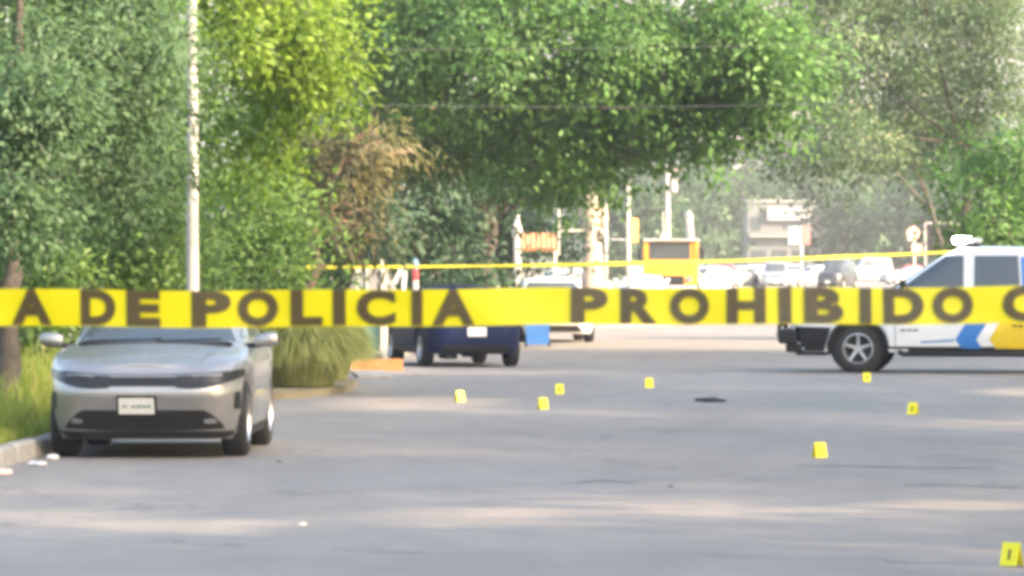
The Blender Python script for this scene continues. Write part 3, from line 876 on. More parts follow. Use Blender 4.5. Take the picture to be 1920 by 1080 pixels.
# black band joining the two lamps, lamps, intake, vents, plate
put_decal('grille_band', bv, 'front', quad((-.42, .655), (.42, .655), (.42, .735), (-.42, .735)), 14, 3, M_BLACK, t, .006)
for s in (-1, 1):
    def lampf(u, v, s=s):
        x = .30 + .575 * u
        lo = .640 - .022 * math.sin(u * 2.4) + .115 * u ** 2.2
        hi = .742 + .012 * u + .050 * u ** 2
        return s * x, lo + (hi - lo) * v
    put_decal('headlamp', bv, 'front', lampf, 16, 5, M_LAMPD, t, .009)
    put_decal('lamp_strip', bv, 'front', lambda u, v, s=s: (s * (.44 + .26 * u), .732 + .012 * u + .014 * v), 8, 1, M_LAMP, t, .013)
    put_decal('side_vent', bv, 'front', quad((s * .80, .44), (s * .845, .45), (s * .85, .60), (s * .81, .60)), 2, 5, M_BLACK, t, .006)
    put_decal('fog_lamp', bv, 'front', lambda u, v, s=s: (s * (.60 + .06 * math.cos(u * 6.283) * v), .345 + .025 * math.sin(u * 6.283) * v), 16, 2, M_LAMP, t, .014)
    # wing mirror: rounded shell on a short arm
    g = MB()
    g.lathe([(.001, -.115), (.055, -.10), (.075, -.04), (.078, .04), (.06, .10), (.001, .115)], 14, 'x', (0, 0, 0))
    sh = g.build('wing_mirror', P_SILVER, t, True); sh.location = (s * 1.0, -.70, 1.05); sh.scale = (1, .75, .9); sh.rotation_euler = (0, s * -.12, 0)
    MB().tube([(s * .80, -.62, .99), (s * .90, -.66, 1.0), (s * .96, -.68, 1.01)], [.03, .025, .03], 8).build('mirror_arm', M_BLACK, t)
def intake(u, v):
    z = .272 + .168 * v
    hw = .72 - .04 * v - .13 * v ** 2
    return (-1 + 2 * u) * hw, z - .02 * math.cos((-1 + 2 * u) * 1.5) * (1 - v)
put_decal('lower_intake', bv, 'front', intake, 24, 6, M_BLACK, t, .005)
put_decal('bumper_lip', bv, 'front', quad((-.79, .182), (.79, .182), (.79, .250), (-.79, .250)), 24, 2, M_BLACK, t, .005)
for k in range(3):
    z = .305 + .035 * k
    put_decal('intake_bar', bv, 'front', quad((-.50, z), (.50, z), (.50, z + .008), (-.50, z + .008)), 14, 1, M_DARK, t, .012)
put_decal('plate_holder', bv, 'front', quad((-.235, .405), (.125, .405), (.125, .575), (-.235, .575)), 6, 3, M_BLACK, t, .012)
put_decal('number_plate', bv, 'front', quad((-.215, .412), (.105, .412), (.105, .558), (-.215, .558)), 6, 3, M_PLATE, t, .02)
for xx, ww in ((-.185, .045), (-.10, .03), (-.06, .05), (.0, .03), (.04, .035)):
    put_decal('plate_mark', bv, 'front', quad((xx, .47), (xx + ww, .47), (xx + ww, .495), (xx, .495)), 2, 1, M_PLATEMARK, t, .023)
for s in (-1, 1):
    put_decal('bonnet_crease', bv, 'top', lambda u, v, s=s: (s * (.50 + .12 * u + .012 * v), -2.02 + 1.0 * u), 12, 1, P_SILVER, t, .006)
put_decal('bonnet_shut_line', bv, 'front', lambda u, v: (-.8 + 1.6 * u, .752 + .038 * abs(-1 + 2 * u) ** 2 + .006 * v), 26, 1, M_BLACK, t, .003)
MB().tube([(-.66, -1.02, 1.045), (0, -.98, 1.06), (.05, -.97, 1.07)], .009, 6).tube([(.0, -1.04, 1.045), (.4, -1.0, 1.055), (.6, -.97, 1.06)], .009, 6).build('wiper', M_BLACK, t)
MB().box((0, -1.04, 1.02), (1.42, .10, .03), .01).build('cowl_panel', M_BLACK, t)

# --- police pickup on the right
PK_Y = 81.4
pl = (gx(1475, PK_Y), PK_Y)
pk_rz = -math.pi / 2 + R(-10)
# its nose points left: local -y -> world -x
Lp = 5.7; cxp_ = pl[0] + math.cos(R(10)) * Lp / 2 + .22
t, bv, bc, body = car('police_pickup', 'white police pickup with blue and yellow stripes and flashing roof light', 'pickup', (cxp_, PK_Y + 1.15, 0), pk_rz, P_POLICE,
    L=Lp, W=1.98, H=1.99, zb=.33, hood=1.10, cowl=1.24, deck=1.25, tail=1.24, wf=-1.72, wr=1.82, Rw=.385, cab=(-1.42, 1.32), roof=(-.28, 1.12), win=(-1.10, -.33, .05, .87, .83, .085), M=190, n_exp=9,
    roofw=.76, boxy=True, face=False, arch=.085, tyre_w=.27, spokes=5, doors=True, frontoff=[.14, .10, .06, .04, .02, .0, .0, .0, .02, .05, .12], cabw=.95)
pick = t
# livery on the side towards the camera (local +x? decided by heading): put on both flanks
for sd in ('left', 'right'):
    X0 = -Lp / 2
    def yy(px): return X0 + (px - 1475) / 118.0 / .99 - .03
    def zz(py): return gz(py, PK_Y)
    put_decal('blue_chevron', bv, sd, quad((yy(1793), zz(637)), (yy(1832), zz(637)), (yy(1862), zz(590)), (yy(1822), zz(590))), 5, 6, P_BLUELIV, t, .004)
    put_decal('blue_chevron', bv, sd, quad((yy(1812), zz(664)), (yy(1850), zz(664)), (yy(1832), zz(637.3)), (yy(1793), zz(637.3))), 5, 5, P_BLUELIV, t, .004)
    put_decal('blue_line', bv, sd, quad((yy(1728), zz(644)), (yy(1791), zz(640)), (yy(1791), zz(636.5)), (yy(1728), zz(641))), 6, 1, P_BLUELIV, t, .004)
    put_decal('yellow_panel', bv, sd, quad((yy(1856), zz(637)), (yy(2010), zz(637)), (yy(2010), zz(590)), (yy(1884), zz(590))), 10, 6, P_YELLIV, t, .004)
    put_decal('yellow_panel', bv, sd, quad((yy(1876), zz(664)), (yy(2000), zz(664)), (yy(2010), zz(637.3)), (yy(1856), zz(637.3))), 10, 5, P_YELLIV, t, .004)
    for a, b, c, d in ((1690, 1700, 621, 618), (1702, 1712, 621, 618), (1714, 1724, 621, 618), (1899, 1907, 613, 610), (1909, 1919, 613, 610)):
        put_decal('lettering_mark', bv, sd, quad((yy(a), zz(c)), (yy(b), zz(c)), (yy(b), zz(d)), (yy(a), zz(d))), 2, 1, M_BLACK, t, .007)
    put_decal('headlamp', bv, sd, quad((X0 + .05, .78), (X0 + .42, .82), (X0 + .46, .98), (X0 + .05, .98)), 8, 4, M_LAMP, t, .006)
    put_decal('black_valance', bv, sd, quad((X0 + .04, .34), (-2.19, .34), (-2.06, .72), (X0 + .02, .74)), 8, 5, M_BLACK, t, .006)
    put_decal('pillar_stripe', bc, sd, quad((.90, 1.30), (1.0, 1.30), (.97, 1.85), (.87, 1.85)), 2, 5, P_BLUELIV, t, .004)
for s in (-1, 1):
    put_decal('headlamp', bv, 'front', quad((s * .62, .78), (s * .93, .78), (s * .93, .98), (s * .62, .98)), 6, 4, M_LAMP, t, .006)
    # flared black arch trim
    for yw in (-1.72, 1.82):
        g = MB(); path = []
        for k in range(19):
            a = math.pi * (k / 18) * 1.0
            path.append((s * .985, yw + .475 * math.cos(a), .385 + .475 * math.sin(a)))
        g.tube(path, .028, 6); g.build('arch_trim', M_BLACK, t, True)
    MB().tube([(s * .96, -1.05, .33), (s * 1.03, -1.0, .30), (s * 1.03, 1.0, .30), (s * .96, 1.05, .33)], .045, 8).build('side_step', M_BLACK, t, True)
    m_ = MB().box((s * 1.14, -.98, 1.36), (.2, .1, .24), .04); m_.box((s * 1.0, -.95, 1.3), (.16, .05, .05)); m_.build('wing_mirror', M_BLACK, t)
    MB().lathe([(.30, -.09), (.43, -.09), (.45, .12), (.30, .12)], 24, 'x', (s * .80, -1.72, .42)).build('wheel_well', M_DARK, t)
put_decal('grille', bv, 'front', quad((-.55, .72), (.55, .72), (.56, 1.02), (-.56, 1.02)), 8, 5, M_BLACK, t, .008)
g = MB().box((0, -Lp / 2 - .03, .58), (1.94, .26, .24), .05).box((0, -Lp / 2 + .10, .40), (1.7, .3, .16), .04).box((0, -Lp / 2 + .35, .33), (1.5, .5, .12), .03); g.build('front_bumper', M_BLACK, t)
g = MB()
for s in (-1, 1):
    g.tube([(s * .42, -Lp / 2 - .12, .46), (s * .42, -Lp / 2 - .20, .7), (s * .42, -Lp / 2 - .16, 1.05)], .035, 8)
    g.tube([(s * .42, -Lp / 2 - .16, 1.05), (s * .80, -Lp / 2 - .12, .98), (s * .94, -Lp / 2 - .02, .72)], .03, 8)
g.tube([(-.42, -Lp / 2 - .16, 1.05), (.42, -Lp / 2 - .16, 1.05)], .035, 8).tube([(-.42, -Lp / 2 - .2, .75), (.42, -Lp / 2 - .2, .75)], .03, 8)
g.build('push_bar', M_BLACK, t, True)
for s in (-1, 1):
    MB().tube([(s * .7, -Lp / 2 - .17, .50), (s * .7, -Lp / 2 - .2, .60), (s * .75, -Lp / 2 - .18, .70)], .018, 6).build('tow_hook', M_CHROME, t)
# roof light bar
lb = MB().box((0, .0, 2.055), (1.25, .30, .035), .012).build('light_bar', M_BLACK, t)
E_FLASH = mat('lit_white_beacon', (.9, .9, .9), .3, emit=(1, .96, .9), estr=60)
M_REDL = mat('red_beacon_lens', (.5, .03, .02), .2, spec=.7); M_BLUL = mat('blue_beacon_lens', (.03, .06, .5), .2, spec=.7); M_CLR = mat('clear_beacon_lens', (.7, .72, .74), .2, spec=.7)
for x, m_, n_ in ((-.52, M_CLR, 'beacon_lens'), (-.26, M_CLR, 'beacon_lens'), (0, M_CLR, 'beacon_lens'), (.26, M_CLR, 'beacon_lens'), (.52, M_CLR, 'beacon_lens')):
    MB().box((x, 0, 2.115), (.25, .27, .085), .03).build(n_, m_, lb, True)
for s in (-1, 1):
    MB().box((s * .50, -.12, 2.118), (.36, .20, .095), .04).build('flashing_lamp', E_FLASH, lb, True)
MB().box((0, -.02, 2.03), (.9, .2, .04)).build('bar_mount', M_BLACK, t)

# --- navy sedan, tail towards the camera
t, bv, bc, body = car('parked_car', 'navy blue sedan seen from behind beyond the tape, beside the blue bin', 'car', (gx(880, 86) - .30, 88.05, 0), math.pi + R(11.5), P_NAVY, L=4.3, W=1.72, H=1.34, zb=.22, M=90, hood=.74, cowl=.98, deck=1.0, tail=.96, Rw=.31,
    spokes=7)
MB().tube([(.45, 1.2, .2), (.45, 1.7, .17), (.45, 2.12, .17)], .035, 8).box((.42, 1.75, .2), (.25, .5, .13), .04).build('exhaust', M_DARK, t)
MB().tube([(-.7, 1.36, .3), (.7, 1.36, .3)], .05, 8).box((0, 1.36, .24), (.22, .2, .16), .04).build('rear_axle', M_DARK, t)

# --- other vehicles down the street
def simple(label, px, Y, rz, pm, name='parked_car', cat='car', **kw):
    return car(name, label, cat, (gx(px, Y), Y, 0), rz, pm, M=44, group='vehicles further down the street', **kw)
simple('white sedan facing the camera behind the navy car and blue bin', 1033, 114.3, R(4), P_WHITE, H=1.40, W=1.7)
simple('white sedan with sloping bonnet in front of the yellow truck', 1205, 192, R(-5), P_WHITE, H=1.24)
simple('white hatchback right of the yellow truck', 1322, 262, R(-50), P_WHITE, L=3.9, H=1.5)
simple('red hatchback beside the white hatchback, right of the yellow truck', 1350, 268, R(-8), P_RED, L=3.8, H=1.6)
simple('dusty grey sedan between the red hatchback and the oncoming grey vehicle', 1392, 360, R(-30), P_GREY)
t, bv, bc, body = simple('grey sport utility vehicle coming towards the camera in mid street', 1455, 330, R(-3), P_GREY, name='oncoming_car', H=1.72, W=1.85, hood=.92, cowl=1.12, deck=1.12, tail=1.1, Rw=.36, L=4.5, cab=(-.9, 2.1), roof=(-.3, 1.8))
simple('white sedan at the far end between grey vehicle and dark vehicle', 1524, 345, R(-62), P_WHITE)
simple('dark tall van next to the white van with blue panel', 1570, 330, R(-20), P_DARK, name='parked_van', cat='van', H=1.9, hood=1.0, cowl=1.2, deck=1.2, tail=1.2, cab=(-1.2, 2.15), roof=(-.6, 2.0))
t, bv, bc, body = simple('white van with blue panel parked across the far end', 1625, 455, R(-80), P_WHITE, name='parked_van', cat='van', H=2.05, L=4.7, hood=1.05, cowl=1.2, deck=1.2, tail=1.2, Rw=.36, cab=(-1.1, 2.25), roof=(-.4, 2.1))
for sd in ('left', 'right'): put_decal('blue_panel', bv, sd, quad((.2, .5), (1.0, .5), (1.25, 1.1), (.35, 1.1)), 5, 3, paint('pale_blue_livery', (.25, .45, .7)), t, .01)
simple('dark red sedan partly hidden by the police pickup bonnet', 1700, 470, R(-85), P_RED)
simple('white sedan in front of the dark red sedan near the pickup windscreen', 1705, 400, R(-70), P_WHITE, H=1.3)
simple('silver-grey hatchback parked in the far row, right of the red hatchback', 1374, 330, R(-40), P_GREY, L=3.9)
simple('white sedan in the far row just left of the oncoming grey vehicle', 1412, 410, R(-25), P_WHITE)
simple('charcoal sedan in the far row between yellow truck and white hatchback', 1305, 340, R(-20), P_DARK)
simple('white hatchback far behind the oncoming grey vehicle', 1490, 440, R(-8), P_WHITE, L=3.9)
simple('blue-grey sedan far right of the white sedan, before the hazy trees', 1552, 450, R(-60), paint('blue_grey_car_paint', (.16, .20, .27)))
simple('white sedan behind the pale stump and poles', 1045, 200, R(-75), P_WHITE)

# --- yellow truck facing the camera
TY = 216
tt = thing('yellow_truck', 'yellow tow truck facing the camera with tall exhaust stack', 'truck', (gx(1258, TY), TY, 0), R(-4))
MB().box((0, .9, 1.75), (2.25, 1.7, 1.75), .10).build('cab', P_YELLOW, tt)
MB().prism([(-1.08, .75), (1.08, .75), (1.05, 1.55), (.9, 1.78), (-.9, 1.78), (-1.05, 1.55)], -1.5, .1, 'y').build('bonnet', P_YELLOW, tt)
MB().box((-.06, .035, 2.22), (1.75, .03, .72), .02).build('windscreen', M_GLASS, tt)
MB().box((0, .75, 2.68), (2.35, 1.9, .09), .04).build('roof', M_WHITE, tt)
for s in (-1, 1):
    MB().box((s * 1.07, .02, 2.1), (.16, .1, 1.15), .03).build('pillar', P_YELLOW, tt)
    MB().lathe([(.001, -1.58), (.12, -1.58), (.14, -1.5)], 14, 'y', (s * .82, 0, 1.02)).build('headlamp', M_LAMP, tt)
    MB().box((s * 1.32, -.1, 2.1), (.16, .08, .5), .03).tube([(s * 1.1, 0, 2.35), (s * 1.3, -.05, 2.3)], .02, 6).build('wing_mirror', M_BLACK, tt)
    for yw in (-.7, 2.6): wheel(tt, s * .98, yw, .5, .3, s, 6, 20)
    MB().prism([(.0, .0), (.36, 0), (.36, .5), (.0, .5)], -1.3, -.05, 'y').build('mudguard', P_YELLOW, tt, loc=(s * 1.0 - .18, 0, .85))
MB().box((0, -1.52, .98), (1.2, .05, .4), .02).build('grille', M_BLACK, tt)
MB().box((0, -1.65, .62), (2.3, .22, .28), .05).build('bumper', M_WHITE, tt)
g = MB().tube([(.80, 1.85, 1.2), (.78, 1.85, 2.6), (.68, 1.85, 3.75), (.62, 1.80, 3.88)], [.16, .18, .18, .15], 12); g.build('exhaust_stack', M_CREAM, tt, True)
MB().tube([(-.35, .9, 2.7), (-.37, .9, 3.9)], [.05, .03], 8).box((-.3, .9, 2.85), (.4, .3, .18), .04).build('roof_beacon', M_CREAM, tt)
MB().box((0, 3.6, 1.15), (2.3, 3.6, .25), .03).box((0, 4.6, 2.0), (.3, 2.6, .3), .04, Matrix.Rotation(R(24), 4, 'X')).build('tow_bed', P_YELLOW, tt)
MB().box((0, 2.0, .72), (.9, 6.5, .3)).build('chassis', M_DARK, tt)

# ------------------------------------------------------------------ street furniture
# pale thick stump with cut limbs
SY2 = 165
mb = MB(); x0 = gx(1110, SY2)
mb.tube([(x0, SY2, .1), (x0 + .02, SY2, .6), (x0 + .03, SY2, 1.4), (x0 - .02, SY2, 2.4), (x0 - .02, SY2, 3.4), (x0 + .02, SY2, 4.3)], [.52, .42, .36, .33, .32, .26], 14)
mb.tube([(x0, SY2, 2.55), (x0 + .3, SY2 - .1, 2.75), (x0 + .42, SY2 - .1, 3.1), (x0 + .40, SY2, 3.5)], [.2, .15, .12, .10], 10)
mb.tube([(x0 - .15, SY2, 2.9), (x0 - .33, SY2 + .1, 3.3), (x0 - .36, SY2 + .1, 3.9)], [.18, .15, .12], 10)
mb.tube([(x0 + .25, SY2 - .15, 2.75), (x0 + .36, SY2 - .35, 2.7)], [.12, .11], 10)
tag(mb.build('tree_stump', M_BARKBEIGE, None, True), 'thick pale beige trunk with sawn-off limbs left of the white pole', 'tree trunk')

def pole(name, label, px, pytop, Y, r, m, cat='pole', base=.1, extra=None, lean=0.0):
    x = gx(px, Y); z = gz(pytop, Y)
    t = thing(name, label, cat, (x, Y, 0))
    MB().tube([(0, 0, base - .1), (lean * .5, 0, z * .5), (lean, 0, z)], [r * 1.15, r, r * .9], 12).build('post', m, t, True)
    MB().lathe([(r * 2.4, base - .08), (r * 2.4, base + .04), (r * 1.1, base + .06)], 12).build('base_plate', M_STEEL, t)
    if extra: extra(t, x, Y, z)
    return t
def ex_sign(t, x, Y, z):
    MB().box((.20, -.05, gz(432, Y)), (.34, .03, .9), .01).build('sign_panel', mat('amber_sign', (.72, .42, .12), .5, noise=.1), t)
    MB().tube([(0, 0, gz(450, Y)), (-.75, 0, gz(449, Y))], .045, 8).build('crossbar', M_STEEL, t)
pole('sign_pole', 'tall white pole carrying an amber rectangular sign', 1178, 338, 190, .075, M_CREAM, 'sign', extra=ex_sign)
pole('lamp_pole', 'slim grey pole between the pale stump and the amber sign pole', 1136, 372, 182, .07, M_STEEL,
     extra=lambda t, x, Y, z: MB().tube([(0, 0, z - .1), (-.25, -.1, z + .05), (-.5, -.15, z + .02)], .03, 8).build('bracket', M_STEEL, t))
def ex_util(t, x, Y, z):
    MB().box((0, 0, z - .35), (1.3, .12, .12), .02).build('crossarm', M_BARKBEIGE, t)
    MB().lathe([(.001, z - 1.55), (.24, z - 1.5), (.24, z - .75), (.001, z - .7)], 14, 'z', (.3, 0, 0)).build('transformer', M_STEEL, t)
    for s in (-.55, 0, .55): MB().lathe([(.02, z - .29), (.06, z - .25), (.03, z - .2), (.06, z - .15), (.001, z - .08)], 8, 'z', (s, 0, 0)).build('insulator', M_WHITE, t)
    for hz in (2.2, 4.4, 5.6): MB().lathe([(.16, hz), (.16, hz + .12)], 12).build('band', M_WHITE, t)
pole('utility_pole', 'concrete utility pole with transformer behind the yellow truck', 1252, 308, 280, .13, M_CREAM, extra=ex_util)
pole('utility_pole', 'thin cream utility pole seen through the sparse tree at top right', 1527, 36, 630, .14, M_STEEL,
     extra=lambda t, x, Y, z: MB().box((0, 0, z - 1.6), (1.4, .1, .1), .02).build('crossarm', M_CREAM, t))
def ex_red(t, x, Y, z):
    MB().box((-.42, -.05, z - .55), (.72, .05, 1.05), .02).build('pale_panel', mat('pale_cyan_sign', (.34, .43, .44), .5), t)
    MB().box((.22, -.05, z - .55), (.52, .05, 1.05), .02).build('red_panel', mat('faded_red_sign', (.55, .16, .15), .5, noise=.1), t)
pole('shop_sign', 'pole sign with pale and red panels beyond the oncoming grey vehicle', 1503, 424, 300, .07, M_WHITE, 'sign', extra=ex_red)
def ex_salmon(t, x, Y, z):
    MB().lathe([(.001, -.04), (.34, -.04), (.34, 0), (.001, 0)], 8, 'y', (-.05, -.06, z - .35)).build('round_sign', mat('salmon_sign', (.62, .36, .30), .5, noise=.1), t)
    MB().box((.12, -.06, z - 1.15), (.5, .03, .55), .01).build('sign_panel', mat('salmon_sign', (.62, .36, .30)), t)
    MB().box((-.12, -.06, z - .62), (.4, .03, .22), .01).build('sign_panel', M_WHITE, t)
pole('traffic_sign', 'traffic sign post with round and square salmon plates left of the framed board', 1714, 424, 250, .06, M_CREAM, 'sign', extra=ex_salmon)
BY = 245; bt = thing('notice_board', 'dark board in a pale frame behind the police pickup cab', 'board', (gx(1766, BY), BY, 0))
MB().box((0, 0, gz(447, BY)), (1.5, .06, 1.5), .01).build('panel', M_BLACK, bt)
for s in (-1, 1): MB().box((s * .8, 0, 1.8), (.12, .12, 3.6), .02).build('frame_post', M_STEEL, bt)
MB().box((0, 0, gz(418, BY)), (1.72, .13, .13), .02).build('frame_rail', M_STEEL, bt)

# small kiosk with a terracotta roof in the shade
KY = 150; kt = thing('kiosk', 'small kiosk with terracotta roof in the shade left of the pale stump', 'kiosk', (gx(1008, KY), KY, .1))
M_TERRA = mat('terracotta', (.46, .22, .11), .8, noise=.35, scale=9)
for k in range(7):
    MB().tube([(-.45 + k * .15, -.55, gz(468, KY) - .1), (-.45 + k * .15, .0, gz(440, KY) - .1)], .082, 8).build('roof_tile', M_TERRA, kt)
    MB().tube([(-.45 + k * .15, .0, gz(440, KY) - .1), (-.45 + k * .15, .55, gz(468, KY) - .1)], .082, 8).build('roof_tile', M_TERRA, kt)
for s in (-1, 1):
    MB().box((s * .52, -.45, 1.0), (.09, .09, 2.0), .01).build('post', M_CREAM, kt)
    MB().box((s * .52, .45, 1.0), (.09, .09, 2.0), .01).build('post', M_CREAM, kt)
MB().box((0, .2, .55), (.95, .6, 1.1), .03).build('counter', M_BARKBEIGE, kt)
MB().box((.62, -.2, gz(440, KY)), (.06, .06, 1.4), .01).tube([(.6, -.2, gz(440, KY)), (1.35, -.2, gz(439, KY))], .035, 8).build('arm', M_CREAM, kt)
mb = MB().tube([(0, 0, 0), (0, 0, gz(412, 152) - .3), (.02, 0, gz(408, 152))], [.1, .1, .05], 10); 
wp = thing('lamp_post', 'white weathered post left of the terracotta-roofed kiosk', 'post', (gx(969, 152), 152, .1))
mb.build('post', M_WHITE, wp, True); MB().lathe([(.001, .0), (.13, .05), (.16, .3), (.08, .5), (.001, .55)], 10, 'z', (0, 0, gz(455, 152))).build('lantern', M_WHITE, wp, True)

# white cabinet, blue bin
g = thing('utility_cabinet', 'white utility cabinet at the foot of the amber sign pole', 'cabinet', (gx(1192, 186), 186, .1))
MB().box((0, 0, .78), (.5, .4, 1.5), .02).build('body', M_WHITE, g); MB().box((0, -.21, .8), (.42, .02, 1.3), .008).build('door', M_WHITE, g); MB().box((0, 0, 1.55), (.56, .46, .05), .01).build('lid', M_STEEL, g)
BNY = 107
bn = thing('waste_bin', 'blue plastic bin standing on the road between navy and white cars', 'bin', (gx(1008, BNY), BNY, 0))
M_BLUE = mat('blue_plastic', (.035, .13, .36), .45, noise=.15, scale=5)
MB().add([(-.23, -.2, .04), (.23, -.2, .04), (.23, .2, .04), (-.23, .2, .04), (-.28, -.25, .95), (.28, -.25, .95), (.28, .25, .95), (-.28, .25, .95)],
         [(0, 1, 5, 4), (1, 2, 6, 5), (2, 3, 7, 6), (3, 0, 4, 7), (0, 3, 2, 1)]).build('body', M_BLUE, bn)
MB().box((0, 0, .98), (.60, .56, .06), .02).build('lid', M_BLUE, bn)
for s in (-1, 1): MB().lathe([(.001, -.03), (.08, -.03), (.08, .03), (.001, .03)], 14, 'x', (s * .24, .18, .08)).build('wheel', M_TYRE, bn)

# vendor cart: teal body, pale canvas hood
CY = 95
ct = thing('vendor_cart', 'teal street vendor cart with pale canvas hood left of the navy car', 'cart', (gx(690, CY), CY, .1))
M_TEAL = mat('teal_paint', (.07, .23, .25), .5, noise=.3, scale=6); M_CANVAS = mat('pale_canvas', (.30, .30, .30), .9, noise=.15, scale=4, trans=.2)
MB().box((0, .3, .42), (.50, .8, .78), .04).build('body', M_TEAL, ct); MB().box((0, .3, .84), (.6, .92, .05), .01).build('counter', M_STEEL, ct)
for xx in (-.2, .30):
    MB().box((xx, -.18, .8), (.14 if xx > 0 else .05, .08, 1.55), .015).build('post', M_CREAM, ct)
MB().prism([(-.36, 1.05), (-.26, 1.45), (-.08, 1.62), (.18, 1.60), (.40, 1.42), (.55, 1.05)], -.2, .75, 'y').build('canopy', M_CANVAS, ct)
for xx in (-.02, .26): MB().tube([(xx, -.22, .9), (xx, -.22, 1.72)], .022, 8).build('hoop', M_CREAM, ct)
for s in (-1, 1): wheel(ct, s * .30, .3, .16, .05, s, 6, 18)
st_ = thing('striped_post', 'red and white striped post right of the vendor cart', 'post', (gx(779, 96), 96, .1))
M_REDP = mat('red_post_paint', (.55, .05, .06), .5)
for k in range(7): MB().lathe([(.055, .22 * k), (.055, .22 * k + .218)], 12).build('stripe', M_REDP if k % 2 == 0 else M_WHITE, st_)
MB().lathe([(.055, 1.54), (.065, 1.6), (.04, 1.7), (.001, 1.74)], 12).build('cap', mat('blue_cap', (.15, .3, .45), .5), st_)
wpst = thing('bollard_post', 'white leaning post between the vendor cart and the striped post', 'post', (gx(752, 96), 96, .1))
MB().tube([(0, 0, 0), (.02, 0, .9), (.07, 0, 1.5)], [.05, .05, .045], 10).build('post', M_WHITE, wpst, True)
MB().box((-.06, 0, 1.4), (.1, .02, .3), .005, Matrix.Rotation(.5, 4, 'Y')).build('plate', M_WHITE, wpst)

# orange painted kerb end and tilted pale slab
mb = MB().prism([(gx(650, 83.5), -.02), (gx(650, 83.5), .165), (gx(655, 83.5), .185), (gx(750, 83.5), .185), (gx(755, 83.5), .165), (gx(755, 83.5), -.02)], 83.3, 83.75, 'y')
tag(mb.build('kerb_block', M_KERBPAINT), 'low kerb end painted orange in front of the navy car', 'kerb')
mb = MB().box((0, 0, .045), (.52, 1.3, .05), .012, Matrix.Rotation(R(2.5), 4, 'X'))
tag(mb.build('concrete_slab', M_KERB, None, False, (gx(693, 78), 78.6, .0), R(8)), 'pale concrete slab lying in the gutter by the ornamental grass', 'slab')

# ------------------------------------------------------------------ wires
M_WIRE = mat('pale_cable', (.12, .13, .12), .5)
def wire(label, p0, p1, sag, r=.011):
    a, b = at(*p0), at(*p1); path = []
    for i in range(17):
        t = i / 16; q = a.lerp(b, t); q.z -= sag * 4 * t * (1 - t); path.append(q)
    tag(MB().tube(path, r, 5).build('overhead_wire', M_WIRE), label, 'wire', 'overhead wires')
wire('pale overhead wire crossing in front of the big tree at mid height', (700, 196, 99), (1900, 180, 99), .12, .0055)
wire('upper overhead wire crossing the big tree near the top of the picture', (500, 92, 99), (2000, 66, 101), .1, .0045)
wire('short wire in front of the sparse tree at right, lower than the others', (1300, 300, 140), (1990, 284, 140), .1, .006)
wire('thin guy wire slanting down beside the white pole', (1192, 190, 99.2), (1170, 470, 108), 0, .004)

# ------------------------------------------------------------------ far buildings and hill
SBY = 520; sb = thing('shop_building', 'pale low shop building closing the far end of the street', 'building', (gx(1480, SBY), SBY, 0))
M_PALE = mat('pale_render', (.15, .16, .165), .85, noise=.12, scale=1); M_SHOPW = mat('shop_fascia', (.28, .28, .29), .7, noise=.1, scale=1)
MB().box((0, 5, 3.9), (8.5, 10, 7.8)).build('wall', M_PALE, sb)
MB().box((0, -.35, 6.6), (4.6, .5, 1.4), .05).build('fascia', M_SHOPW, sb)
MB().box((0, -.5, 4.3), (8.2, 1.0, .15)).build('awning', M_STEEL, sb)
for xx in (-3.1, -1.0, 1.1, 3.1): MB().box((xx, -.04, 1.6), (1.5, .1, 2.6)).build('window', M_GLASS, sb)
for xx in (-3.4, 3.4): MB().box((xx, -.04, 5.6), (1.0, .1, 1.3)).build('window', M_GLASS, sb)
MB().box((0, 5, 7.9), (8.9, 10.4, .25)).build('roof', M_STEEL, sb)
AY = 620; ap = thing('apartment_block', 'pale apartment block glimpsed through leaves at top right', 'building', (gx(1470, AY), AY, 0))
MB().box((0, 7, 17), (13, 12, 34)).build('wall', M_PALE, ap)
for k in range(10):
    MB().box((0, .2, 3.2 * k + 3.1), (12.6, 1.8, .25)).build('balcony_slab', M_SHOPW, ap)
    MB().box((0, -.65, 3.2 * k + 3.6), (12.4, .1, .8)).build('balustrade', M_SHOPW, ap)
    for xx in (-4.2, -1.4, 1.4, 4.2): MB().box((xx, .96, 3.2 * k + 1.7), (1.8, .12, 2.0)).build('window', M_GLASS, ap)
# hill
vs, fs = [], []
nx, ny = 60, 8
for j in range(ny):
    for i in range(nx):
        x = -700 + 1400 * i / (nx - 1); y = 900 + 130 * j
        vs.append((x, y, -1 + (j / (ny - 1)) ** .8 * (48 + 26 * math.sin(x * .006 + 1) + 9 * math.sin(x * .023) + 4 * math.sin(x * .06 + j))))
for j in range(ny - 1):
    for i in range(nx - 1): fs.append((j * nx + i, j * nx + i + 1, (j + 1) * nx + i + 1, (j + 1) * nx + i))
tag(link('hill', new_mesh('hill', vs, fs, True), mat('wooded_hill', (.055, .085, .04), .95, noise=.5, scale=.05)), kind='structure')

